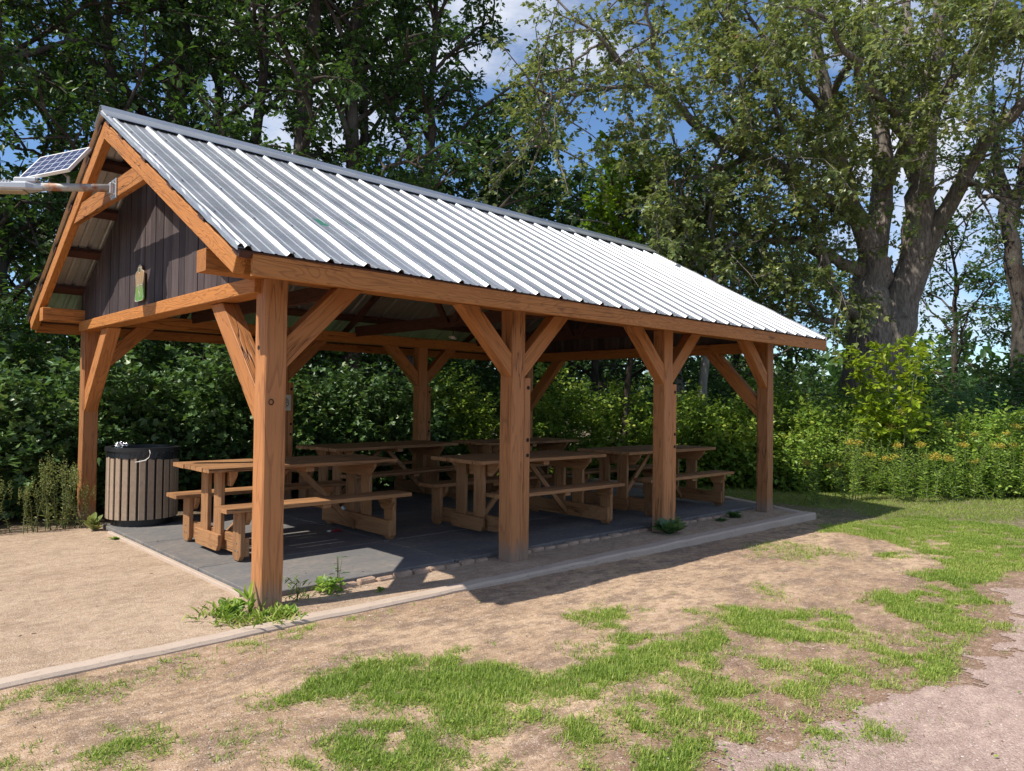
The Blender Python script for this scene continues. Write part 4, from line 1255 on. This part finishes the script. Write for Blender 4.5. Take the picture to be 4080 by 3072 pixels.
# grey trunk seen under the gable
def bare_trunk(u, v, D, r, H, label, bark='barkg', ln=(0, 0)):
    b = at(u, v, D); b[2] = 0
    make_tree('slender_tree', b, H, r, label, 'dark', bark, ln, 3.2, 8, 1.6, 5, .9, 5, .45, 7, .14)
bare_trunk(1523, 840, 15.5, .11, 6.5, 'slender tree with a pale grey trunk seen under the right gable')
bare_trunk(1465, 840, 16.5, .1, 6.0, 'slender grey trunk just right of the third front post')

# --- the big silver maple
MP = empty('silver_maple', tuple(at(1885, 860, 17) * np.array([1, 1, 0])))
tag(MP, 'huge old maple with a forked grey trunk and pale sunlit crown on the right', 'tree')
mo = np.array(MP.location)
def lim(pts, r, n=10, amp=.03):
    P = np.array([at(*p) for p in pts]) - mo
    return wobble(P, n, amp), np.linspace(r[0], r[1], n)
wood, parts = Wood(), []
trunk = [
 ([(1888, 905, 17), (1880, 760, 17), (1880, 640, 17), (1888, 560, 17)], (.62, .36), 14),
 ([(1905, 800, 16.9), (1935, 690, 16.8), (1965, 610, 16.7), (1985, 500, 16.6), (1990, 400, 16.5)], (.42, .27), 14),
 ([(1888, 600, 17), (1905, 470, 17.1), (1908, 330, 17.2), (1895, 200, 17.3), (1885, 60, 17.5), (1880, -120, 17.8)], (.3, .08), 14),
 ([(1880, 560, 16.9), (1845, 460, 16.8), (1805, 330, 16.6), (1780, 200, 16.4), (1765, 60, 16.2), (1740, -80, 16)], (.26, .07), 14),
 ([(1990, 420, 16.5), (2000, 300, 16.3), (2012, 180, 16.1), (2030, 40, 15.9), (2040, -120, 15.6)], (.28, .1), 12),
 ([(1990, 420, 16.5), (1965, 330, 16.8), (1950, 200, 17.1), (1960, 60, 17.4), (1950, -100, 17.6)], (.22, .07), 12),
 ([(1985, 590, 16.7), (2030, 480, 16.4), (2080, 380, 16.0), (2130, 300, 15.5), (2200, 230, 15), (2300, 150, 14.5)], (.2, .08), 12),
]
side = [
 ([(1868, 700, 17), (1820, 660, 16.7), (1795, 590, 16.4), (1765, 480, 16), (1720, 380, 15.7), (1680, 260, 15.4), (1650, 120, 15.2)], (.17, .03)),
 ([(1862, 600, 17), (1800, 560, 16.7), (1730, 520, 16.4), (1650, 520, 16), (1570, 500, 15.8)], (.16, .03)),
 ([(1855, 480, 16.9), (1760, 410, 16.4), (1660, 360, 16), (1560, 300, 15.6), (1480, 250, 15.2), (1400, 180, 14.8), (1320, 110, 14.5), (1240, 30, 14.2)], (.18, .02)),
 ([(1720, 385, 16.2), (1640, 330, 15.9), (1620, 260, 15.6), (1590, 150, 15.4), (1560, 30, 15.2)], (.1, .02)),
 ([(1620, 335, 15.9), (1540, 370, 15.6), (1470, 390, 15.3), (1400, 400, 15)], (.07, .015)),
 ([(1830, 400, 16.7), (1740, 280, 16), (1650, 170, 15.4), (1580, 60, 15), (1500, -60, 14.5)], (.12, .03)),
 ([(1790, 260, 16.5), (1700, 130, 15.5), (1600, 20, 14.8)], (.09, .02)),
 ([(1400, 185, 14.8), (1320, 190, 14.4), (1230, 200, 14.1), (1150, 190, 14)], (.05, .012)),
 ([(1905, 420, 17.1), (1960, 300, 15.8), (2080, 160, 14.6), (2180, 60, 13.8)], (.12, .03)),
 ([(2010, 260, 16.2), (2080, 130, 15.2), (2150, 0, 14.4)], (.12, .03)),
 ([(1800, 200, 16.4), (1850, 90, 14.6), (1900, -30, 13.5)], (.1, .03)),
 ([(1990, 380, 16.5), (1930, 250, 14.8), (1840, 130, 13.6), (1760, 20, 12.8)], (.12, .03)),
 ([(2080, 380, 16), (2130, 420, 15.4), (2180, 440, 15)], (.07, .02)),
 ([(1870, 660, 17), (1790, 700, 16.4), (1730, 650, 16), (1690, 600, 15.8)], (.1, .02)),
 ([(1450, 215, 15), (1400, 60, 14.4), (1380, -60, 14)], (.06, .02)),
 ([(1300, 95, 14.4), (1230, 140, 14.2), (1180, 240, 14.1), (1160, 330, 14)], (.03, .01)),
]
ls = []
for pts, r, n in trunk:
    P, rad = lim(pts, r, n, .035); wood.tube(P, rad * (1 + rng.normal(size=n) * .03), 14)
    ls.append((P, n))
big = []
for pts, r in side:
    P, rad = lim(pts, r, 12, .06); wood.tube(P, rad, 8); big.append((P, None))
branch_out(wood, parts, big, 12, 1.5, 7, .5, 10, .088, .25, .35, t0=.3, r0=.025, twig=.005)
branch_out(wood, parts, [(l[0], None) for l in ls[2:]], 10, 2.0, 7, .5, 10, .088, .2, .35, t0=.25, r0=.035, twig=.005)
# outer hanging sprays
C = []
for _ in range(55):
    u = rng.uniform(1150, 2260); v = rng.uniform(-60, 330) if u > 1500 else rng.uniform(-40, 560)
    if u < 1500 and v > 330 + (u - 1150) * .6: continue
    C.append(at(u, v, rng.uniform(12.5, 17.5)) - mo)
for _ in range(36):
    u = rng.uniform(1250, 1840); v = rng.uniform(250, 640)
    C.append(at(u, v, rng.uniform(14, 19)) - mo)
spr = []
for c in C:
    e = c + np.array([rng.normal() * .5, rng.normal() * .5, -.5 - .5 * rng.random()])
    P = wobble([c + np.array([0, 0, .3]), c, e], 6, .05); wood.tube(P, np.linspace(.015, .005, 6), 4); spr.append((P, None))
branch_out(wood, parts, spr, 7, .75, 7, .42, 10, .085, .1, .4, t0=0, r0=.008, twig=.004)
wood.build('trunk', MAT['bark'], MP)
save_leaves('crown', T_MA, parts, LEAF['maple'], MP)
# second big tree at the right edge
T2 = empty('forked_tree', tuple(at(2210, 860, 22) * np.array([1, 1, 0])))
tag(T2, 'forked dark-trunked tree at the right edge, behind the big maple', 'tree')
mo = np.array(T2.location); wood, parts = Wood(), []; big = []
for pts, r in (([(2212, 905, 22), (2205, 700, 22), (2190, 560, 22), (2170, 440, 22), (2150, 330, 22), (2140, 200, 22)], (.34, .08)), ([(2180, 480, 22), (2210, 380, 21.8), (2225, 250, 21.6)], (.2, .08)), ([(2165, 430, 22), (2130, 370, 21.8), (2110, 330, 21.6)], (.12, .04))):
    P, rad = lim(pts, r, 12, .04); wood.tube(P, rad, 9); big.append((P, None))
branch_out(wood, parts, big, 12, 1.9, 7, .5, 8, .13, .2, .3, t0=.45, r0=.03)
wood.build('trunk', MAT['barkd'], T2); save_leaves('crown', T_OV, parts, LEAF['dark'], T2)

# --- far tree belt closing the horizon
wood, parts = Wood(), []
cs = []
for i in range(230):
    a = rng.uniform(-.35, 1.75); d = rng.uniform(42, 70)
    x = CP[0] + d * math.sin(a); y = CP[1] + d * math.cos(a)
    h = rng.uniform(3.5, 6.5) + (2 if a < .9 else 0)
    n = 260
    u = norm(rng.normal(size=(n, 3))); u[:, 2] = np.abs(u[:, 2])
    A = u * (rng.random(n) ** .4)[:, None] * np.array([3, 3, h]) + np.array([x, y, 0])
    cs.append((A, norm(rng.normal(size=(n, 3))), norm(rng.normal(size=(n, 3)) * .6 + np.array([0, 0, 1.0])), .45 + .35 * rng.random(n)))
o = save_leaves('far_wood', T_OV, cs, LEAF['dark'], None)
tag(o, 'distant belt of dark trees closing the view under the branches', 'wood', kind='stuff')

# --- goldenrod plants
def goldenrod(h, seed, dry=False, bloom=True):
    o = empty('goldenrod'); wood, parts, fl = Wood(), [], []
    for k in range(5):
        e = np.array([rng.normal() * .16, rng.normal() * .16, h * (.75 + .25 * rng.random())]); b = np.array([rng.normal() * .07, rng.normal() * .07, 0])
        P = wobble([b, (b + e) / 2, e], 6, .012); wood.tube(P, np.linspace(.007, .003, 6), 4)
        m_ = int(h * 46); t = np.linspace(.08, .97, m_); A, T = interp(P, t); a = np.arange(m_) * 2.4
        D = norm(np.stack([np.cos(a), np.sin(a), .45 + 0 * a], -1))
        parts.append((A, D, norm(T + rng.normal(size=(m_, 3)) * .25), (.1 - .05 * t) * (.8 + .4 * rng.random(m_)) * (1.1 if not dry else .62)))
        if bloom and (dry or k < 2):
            m_ = 75 if not dry else 60; c = np.array([0, 0, 1.0])
            u = norm(rng.normal(size=(m_, 3))) * (rng.random(m_) ** .5)[:, None]
            B = e + u * (np.array([.085, .085, .05]) if not dry else np.array([.035, .035, .16])) - (np.array([0, 0, .1]) if dry else 0)
            fl.append((B, norm(rng.normal(size=(m_, 3)) + np.array([0, 0, .5])), norm(rng.normal(size=(m_, 3))), np.full(m_, .02 if not dry else .014)))
    wood.build('stems', MAT['stem'], o); save_leaves('leaves', T_LA, parts, LEAF['dryweed' if dry else 'weed'], o)
    for f_ in fl:
        save_leaves('flower_head', T_BL, [f_], LEAF['dryweed' if dry else 'bloom'], o)
    return o
protos = [goldenrod(1.0, 1), goldenrod(.8, 2), goldenrod(1.25, 3)]
gp = [(1918, 735 + 205, 13.4, 2, 'tallest pinkish-yellow goldenrod, right below the yellow sapling'), (1975, 1010, 13.0, 0, None), (2040, 1035, 12.8, 1, None), (2075, 960, 13.6, 2, None), (2095, 1050, 12.9, 0, None), (2120, 990, 13.5, 2, None),
      (2190, 1045, 13.2, 2, None), (2150, 1055, 13.0, 0, None), (1890, 1050, 12.6, 0, None), (1855, 1030, 12.6, 0, None), (2000, 1060, 12.4, 1, None), (1950, 1060, 12.4, 1, None), (2060, 1065, 12.6, 1, None), (2205, 1070, 13.2, 1, None),
      (2030, 1000, 13.6, 2, None), (2160, 1010, 13.8, 2, None), (1930, 1045, 12.8, 0, None), (2110, 1070, 12.8, 1, None), (1820, 1062, 12.2, 1, None), (1760, 1062, 12.0, 1, None), (2230, 1030, 14, 2, None), (2185, 1000, 14.2, 2, None)]
used_p = set()
for u, v, D, k, lab in gp:
    b = at(u, v, D); b[2] = float(gz(b[0], b[1])) 
    if k in used_p: o = copy_tree(protos[k])
    else: o = protos[k]; used_p.add(k)
    o.location = tuple(b); o.rotation_euler = (0, 0, rng.uniform(0, 6)); s_ = rng.uniform(.85, 1.15) * (1.35 if lab else 1.0); o.scale = (s_, s_, s_)
    tag(o, lab or 'yellow goldenrod growing at the edge of the lawn before the shrubs', 'wildflower', 'goldenrod along the lawn edge')
dry = goldenrod(.82, 4, True); first = True
for (x, y, s_) in [(-.22, 4.62, 1.05), (-.42, 4.7, .9), (-.1, 4.78, .95), (-.6, 4.62, .75), (-.85, 4.75, .85), (-1.05, 4.65, .65), (-.32, 4.95, 1.15), (-.95, 5.0, .9), (-1.25, 4.8, .8), (-.02, 4.6, .7)]:
    o = dry if first else copy_tree(dry); first = False
    o.location = (x, y, -.02); o.scale = (s_,) * 3; o.rotation_euler = (0, 0, rng.uniform(0, 6))
    tag(o, 'pale spiky weed at the foot of the back corner post, on the gravel edge', 'weed', 'pale weeds by the back corner post')

# --- small weeds
def rosette(name, x, y, label, r=.16, n=26, leaf='weed', tpl=T_OV, up=.6, z=None, h=0.0, cat='weed', parts_=3):
    z = float(gz(x, y)) if z is None else z
    o = empty(name, (x, y, z)); tag(o, label, cat)
    a = rng.random(n) * 6.28; el = up * (.4 + .9 * rng.random(n))
    D = np.stack([np.cos(a) * np.cos(el), np.sin(a) * np.cos(el), np.sin(el)], -1)
    N = norm(np.array([0, 0, 1.0]) + rng.normal(size=(n, 3)) * .2 - D * .2)
    sp_ = r * .9 if n > 50 else .012
    B = np.stack([rng.normal(size=n) * sp_, rng.normal(size=n) * sp_, rng.random(n) * h], -1)
    parts = [(B, D, N, r * (.6 + .6 * rng.random(n)))]
    wood = Wood(); wood.twigs(np.zeros((4, 3)), rng.normal(size=(4, 3)) * np.array([.02, .02, 0]) + np.array([0, 0, max(h, .03)]), .004)
    wood.build('stalk', MAT['stem'], o); save_leaves('leaves', tpl, parts, LEAF[leaf], o)
    return o
rosette('broadleaf_weed', .1, -.2, 'bright broadleaf weed rosette between the front left post and the kerb', .1, 38, 'weed', T_OV, .55)
rosette('tall_weed', -.08, .0, 'upright weed with long pointed leaves at the foot of the front left post', .15, 13, 'weed', T_LA, 1.1, None, .12)
rosette('low_weed', -.2, .02, 'low tangled weeds on the gravel left of the front left post', .055, 130, 'weed', T_OV, .9, None, .1)
for q_, (x_, y_) in enumerate([(-.24, -.12), (-.12, -.24), (-.3, .1), (0, -.16), (.02, -.27)]):
    rosette('low_weed', x_, y_, ['small grassy weed at the left of the weed patch by the front left post', 'small grassy weed on the inner side of the kerb, left of the front left post', 'outermost small weed on the gravel, farthest left of the front left post', 'small grassy weed touching the front left post at its gravel side', 'small grassy weed hard against the kerb below the front left post'][q_], .085, 60, 'grass', T_LA, .9, None, .03)
rosette('leafy_weed', .34, .1, 'dark leafy weed at the right foot of the front left post', .06, 60, 'weed', T_LA, .8, None, .15)
rosette('leafy_weed', .66, .19, 'bushy green weed on the brick edging near the front left post', .06, 70, 'weed', T_MA, .7, None, .1)
rosette('seedling', .76, .22, 'upright seedling with dark toothed leaves against the mat, near the front left post', .07, 14, 'currant', T_LA, .35, .0, .24)
rosette('dock_weed', 5.0, -.08, 'dark rosette weed at the foot of the third front post', .22, 40, 'currant', T_OV, .8)
rosette('dock_weed', 5.32, .12, 'lighter lobed weed right of the third front post', .15, 22, 'weed', T_MA, .9, None, .08)
rosette('creeping_weed', 6.35, .05, 'creeping round-leaved weed on the gravel left of the last front post', .1, 18, 'currant', T_MA, .5)
rosette('creeping_weed', 6.75, .08, 'creeping round-leaved weed closest to the last front post, on the mat edge', .12, 26, 'currant', T_MA, .5, None, .04)
rosette('creeping_weed', 8.05, .25, 'low weed in the kerb corner right of the last front post', .1, 26, 'weed', T_MA, .5)
rosette('tiny_weed', .98, -.05, 'tiny weed on the gravel between the bricks and the kerb', .06, 10)
rosette('tiny_weed', .05, 3.6, 'small weed at the left edge of the mats near the bin', .08, 24, 'weed', T_OV, .4)
rosette('tiny_weed', .0, 4.3, 'leafy weed at the back left corner of the mats', .14, 30, 'dryweed', T_OV, .9, None, .1)

# --- grass: patches of crabgrass in the dirt, lawn beyond
def poly(pts, k, u0, v0): return [(u0 + a * k, v0 + b * k) for a, b in pts]
PA = lambda p: poly(p, .5098, 1084, 1084)
PB = lambda p: poly(p, .4902, 0, 1138.5)
POLY = [PA([(310,480),(440,440),(550,460),(560,500),(500,540),(570,580),(640,560),(760,590),(860,545),(920,545),(930,480),(1000,450),(1080,470),(1300,470),(1400,465),(1500,520),(1500,540),(1430,540),(1560,600),(1700,620),(1830,640),(1850,660),(1900,730),(1850,765),(1700,710),(1560,660),(1440,590),(1180,600),(1000,560),(1020,640),(940,660),(930,740),(820,760),(700,750),(600,770),(500,750),(400,760),(300,770),(320,720),(400,690),(480,640),(500,590),(330,510)]),
 PA([(0,690),(120,730),(190,760),(235,850),(230,900),(0,920)]), PA([(210,740),(290,740),(330,790),(400,890),(360,900),(260,820)]),
 PA([(150,930),(300,900),(420,980),(500,1000),(430,1050),(250,1010)]),
 PA([(450,900),(520,870),(700,850),(900,780),(1010,780),(1100,870),(1050,920),(900,930),(820,960),(700,950),(640,1010),(540,960)]),
 PA([(900,940),(1010,1000),(1100,1080),(1350,1140),(1300,1170),(350,1170),(340,1090),(560,1060),(700,1040),(860,1010)]),
 PA([(1080,660),(1180,680),(1230,730),(1150,740)]), PA([(1200,750),(1330,760),(1330,840),(1200,840)]), PA([(1320,700),(1430,680),(1550,740),(1480,780),(1350,760)]),
 PA([(1080,940),(1330,920),(1340,840),(1450,860),(1610,950),(1560,1020),(1450,1040),(1300,1040),(1150,980)]),
 PA([(1560,400),(1720,370),(1850,400),(1800,340),(1720,300),(1800,290),(1950,280),(2212,260),(2212,290),(2000,340),(1960,400),(2040,570),(1950,580),(1800,530),(1700,490),(1600,440)]),
 PA([(1450,130),(1330,130),(1400,100),(1700,70),(2212,30),(2212,280),(2000,310),(1850,250),(1780,220),(1650,170)]),
 PA([(2070,520),(2180,520),(2190,540),(2120,550)]), PA([(1840,560),(1920,600),(1960,660),(1900,650)]), PA([(1600,220),(1700,210),(1690,240),(1610,240)]), PA([(1960,390),(2100,400),(2120,440),(2000,430)]), PA([(780,455),(830,455),(830,485),(785,480)]),
 PB([(1130,740),(1290,720),(1390,620),(1500,640),(1740,560),(1820,580),(1830,640),(1920,640),(1930,560),(2100,550),(2180,600),(2230,640),(2230,840),(2130,900),(2000,880),(1960,820),(1830,850),(1780,820),(1850,780),(1700,790),(1600,780),(1500,730),(1440,750),(1350,760),(1290,780),(1200,780)]),
 PB([(1500,900),(1650,890),(1800,880),(1950,900),(2020,960),(2000,1000),(1930,1010),(1960,1110),(1300,1110),(1300,1000),(1480,960)]), PB([(2000,1000),(2230,1060),(2230,1110),(1990,1100)]),
 PB([(0,1020),(230,1010),(280,1000),(220,1060),(0,1100)]), PB([(360,1000),(480,970),(500,1040),(380,1060)]), PB([(520,940),(650,880),(740,920),(720,960),(650,1040),(640,1090),(520,1090),(560,1000)]),
 PB([(1190,440),(1270,412),(1410,410),(1410,450),(1300,465),(1210,475)]), PB([(1540,365),(1750,330),(1770,350),(1560,390)]), PB([(750,575),(820,570),(820,600),(760,605)]), PB([(240,690),(320,690),(320,712),(245,712)]), PB([(20,830),(110,830),(110,860),(20,862)]), PB([(0,700),(130,690),(130,720),(0,738)]), PB([(1460,385),(1520,380),(1520,415),(1465,415)]),
 PB([(980,490),(1050,490),(1050,520),(985,525)])]
SPARSE = [PB([(400,880),(520,860),(650,880),(520,950),(440,930)]), PB([(780,900),(960,920),(1060,930),(1120,990),(1060,1010),(930,1010),(870,990),(780,970)]), PB([(980,840),(1100,830),(1110,890),(1000,890)]), PB([(900,490),(1150,470),(1150,540),(900,540)]), PB([(120,750),(200,750),(200,810),(120,800)]), PB([(470,620),(540,610),(540,650),(470,650)]), PB([(1460,560),(1650,560),(1650,610),(1460,600)]), PB([(370,660),(440,655),(440,690),(375,690)]),
 PA([(1060,350),(1180,350),(1180,440),(1070,400)]), PA([(1050,180),(1250,170),(1500,230),(1300,260),(1050,230)]), PA([(280,600),(430,600),(430,680),(290,680)]), PB([(1220,860),(1290,850),(1290,940),(1230,940)]), PB([(960,620),(1000,620),(1000,650),(960,650)]), PA([(1500,560),(1800,540),(1900,760),(1600,780)]), PA([(400,780),(900,790),(800,860),(480,850)]), PB([(0,740),(500,640),(900,560),(900,640),(300,800),(0,860)])]
def inpoly(u, v, P):
    P = np.array(P); x, y = P[:, 0], P[:, 1]; c = np.zeros(len(u), bool)
    for i in range(len(P)):
        j = i - 1
        m = ((y[i] > v) != (y[j] > v)) & (u < (x[j] - x[i]) * (v - y[i]) / (y[j] - y[i] + 1e-12) + x[i])
        c ^= m
    return c
def survey(x, y, z):
    d = np.stack([x, y, z], -1) - CP; w = d @ CF
    return (2040 + FPX * (d @ CR) / w) * 2212 / 4080, (1536 - FPX * (d @ CU) / w) * 2212 / 4080, w
def patch_mask(x, y):
    z = gz(x, y)
    wx = x + rng.normal(size=len(x)) * .055 + (vnoise(x, y, 7, 41) - .5) * .16 + (vnoise(x, y, 20, 42) - .5) * .06; wy = y + rng.normal(size=len(x)) * .055 + (vnoise(x, y, 7, 43) - .5) * .16 + (vnoise(x, y, 20, 44) - .5) * .06
    u, v, w = survey(wx, wy, z)
    m = np.zeros(len(x)); 
    for P in SPARSE: m[inpoly(u, v, P)] = .16
    for P in POLY: m[inpoly(u, v, P)] = 1.0
    return m, w
def scatter(x0, x1, y0, y1, n): return rng.uniform(x0, x1, n), rng.uniform(y0, y1, n)
def grass_obj(name, x, y, size, mat, label, spread=1.0, tuft=5):
    n = len(x)
    x = np.repeat(x, tuft) + rng.normal(size=n * tuft) * .012; y = np.repeat(y, tuft) + rng.normal(size=n * tuft) * .012
    n = len(x); a = rng.random(n) * 6.28; el = .05 + .85 * rng.random(n) ** 1.4
    D = np.stack([np.cos(a) * np.cos(el), np.sin(a) * np.cos(el), np.sin(el)], -1)
    N = norm(np.stack([-np.cos(a) * np.sin(el), -np.sin(a) * np.sin(el), np.cos(el)], -1) * -1)
    S_ = np.repeat(size, tuft) * (.55 + .8 * rng.random(n))
    B = np.stack([x, y, gz(x, y) - .003], -1)
    o = link(name, leaf_mesh(name, T_GR, B, D, -N, S_, S_ * 1.25), mat)
    tag(o, label, 'grass', kind='stuff')
X_, Y_ = scatter(-2.4, 9.5, -5.6, -.45, 520000)
m_, w_ = patch_mask(X_, Y_)
dens = np.clip(1.15 - w_ * .05, .45, 1)
cl = vnoise(X_, Y_, 10, 51) * .6 + vnoise(X_, Y_, 3, 52) * .4
k = (rng.random(len(X_)) < m_ * dens * np.clip((cl - .3) * 5, .04, 1)) & ~((Y_ > -.52) & (X_ > -3) & (X_ < 8.1)) & (w_ > .3)
grass_obj('crabgrass', X_[k], Y_[k], .031 * (.7 + .7 * cl[k]), LEAF['grass'], 'ragged green crabgrass patches spreading over the trodden dirt')
# thin sprinkling of seedlings in the bare dirt
X_, Y_ = scatter(-2.4, 8, -5, -.5, 26000)
k = rng.random(len(X_)) < np.clip(vnoise(X_, Y_, 2.5, 53) * 1.6 - .95, 0, 1) * .35
grass_obj('grass_seedlings', X_[k], Y_[k], np.full(k.sum(), .026), LEAF['grass'], 'thin scattered grass seedlings in the bare dirt', tuft=4)
# small broadleaf cover mixed into the turf
X_, Y_ = scatter(-2.4, 9.5, -5.6, -.55, 90000)
m_, w_ = patch_mask(X_, Y_)
k = (rng.random(len(X_)) < np.maximum(m_, .02) * .35 * (vnoise(X_, Y_, 3, 57) > .42)) & (w_ > .3)
n = k.sum(); a = rng.random(n) * 6.28
o = link('clover', leaf_mesh('clover', T_OV, np.stack([X_[k], Y_[k], gz(X_[k], Y_[k]) + .006 + .012 * rng.random(n)], -1), np.stack([np.cos(a), np.sin(a), .3 + 0 * a], -1), rng.normal(size=(n, 3)) * .25 + np.array([0, 0, 1.0]), .012 + .012 * rng.random(n)), LEAF['weed'])
tag(o, 'tiny broad-leaved ground cover mixed into the grass patches', 'ground cover', kind='stuff')
# dead leaves and bits of twig
X_, Y_ = scatter(-2, 9, -5, 4.5, 620)
X_ = X_; n = len(X_); a = rng.random(n) * 6.28
zz = np.where((X_ > .1) & (X_ < 8) & (Y_ > .3), .034, gz(X_, Y_) + .006)
o = link('leaf_litter', leaf_mesh('leaf_litter', T_OV, np.stack([X_, Y_, zz], -1), np.stack([np.cos(a), np.sin(a), .1 + 0 * a], -1), rng.normal(size=(n, 3)) * .3 + np.array([0, 0, 1.0]), np.where(rng.random(n) < .5, .03, .015) * (.6 + .8 * rng.random(n)), .012 + 0 * a), MAT['litter'])
tag(o, 'scattered dry leaf bits and twigs on the dirt and mats', 'leaf litter', kind='stuff')
# lawn
X_, Y_ = scatter(7.2, 19, -8, 4.8, 230000)
lm = sstep(8.3, 9.6, X_ + .55 * (Y_ + .6) + (vnoise(X_, Y_, 1.2, 61) - .5) * 2.2)
lm = np.maximum(lm, (Y_ > -.3) & (X_ > 9.05))
u, v, w_ = survey(X_, Y_, gz(X_, Y_))
k = (rng.random(len(X_)) < lm * (.5 + .5 * vnoise(X_, Y_, 4, 62))) & (u < 2300) & (u > 1200) & ~((X_ < 9.1) & (Y_ > -.6)) & ~path_edge(X_, Y_)
grass_obj('lawn_grass', X_[k], Y_[k], np.full(k.sum(), .042), LEAF['lawn'], 'short yellow-green lawn beyond the right end of the shelter', tuft=3)
# little stones
def stones(name, x, y, r, label):
    n = len(x)
    ico = np.array([[1, 0, 0], [-1, 0, 0], [0, 1, 0], [0, -1, 0], [0, 0, .7], [0, 0, -.7]], float)
    f = np.array([(0, 2, 4), (2, 1, 4), (1, 3, 4), (3, 0, 4), (2, 0, 5), (1, 2, 5), (3, 1, 5), (0, 3, 5)])
    V = ico[None] * (r[:, None, None] * (.6 + .8 * rng.random((n, 6, 1))))
    a = rng.random(n) * 6.28; c, s_ = np.cos(a)[:, None], np.sin(a)[:, None]
    V = np.stack([V[..., 0] * c - V[..., 1] * s_, V[..., 0] * s_ + V[..., 1] * c, V[..., 2] * .6], -1) + np.stack([x, y, gz(x, y) + .004], -1)[:, None]
    me = np_mesh(name, V.reshape(-1, 3), [(f[None] + (np.arange(n) * 6)[:, None, None]).reshape(-1, 3)])
    tag(link(name, me, MAT['stone']), label, 'gravel', kind='stuff')
X_, Y_ = scatter(-2.5, 7.5, -5.5, 4.6, 60000)
u, v, w_ = survey(X_, Y_, gz(X_, Y_))
pth = path_edge(X_, Y_); inside = Y_ > -.25
k = (w_ > .5) & (w_ < 9) & (rng.random(len(X_)) < np.where(pth, 1, np.where(inside, .5, .22))) & ~((X_ > .05) & (X_ < 8.1) & (Y_ > .2)) & ~((Y_ > -.5) & (Y_ < -.25)) & ~((X_ > .4) & (Y_ > .17))
stones('gravel_stones', X_[k], Y_[k], .0022 + .0045 * rng.random(k.sum()) ** 3, 'loose small stones strewn over the path, gravel and dirt')
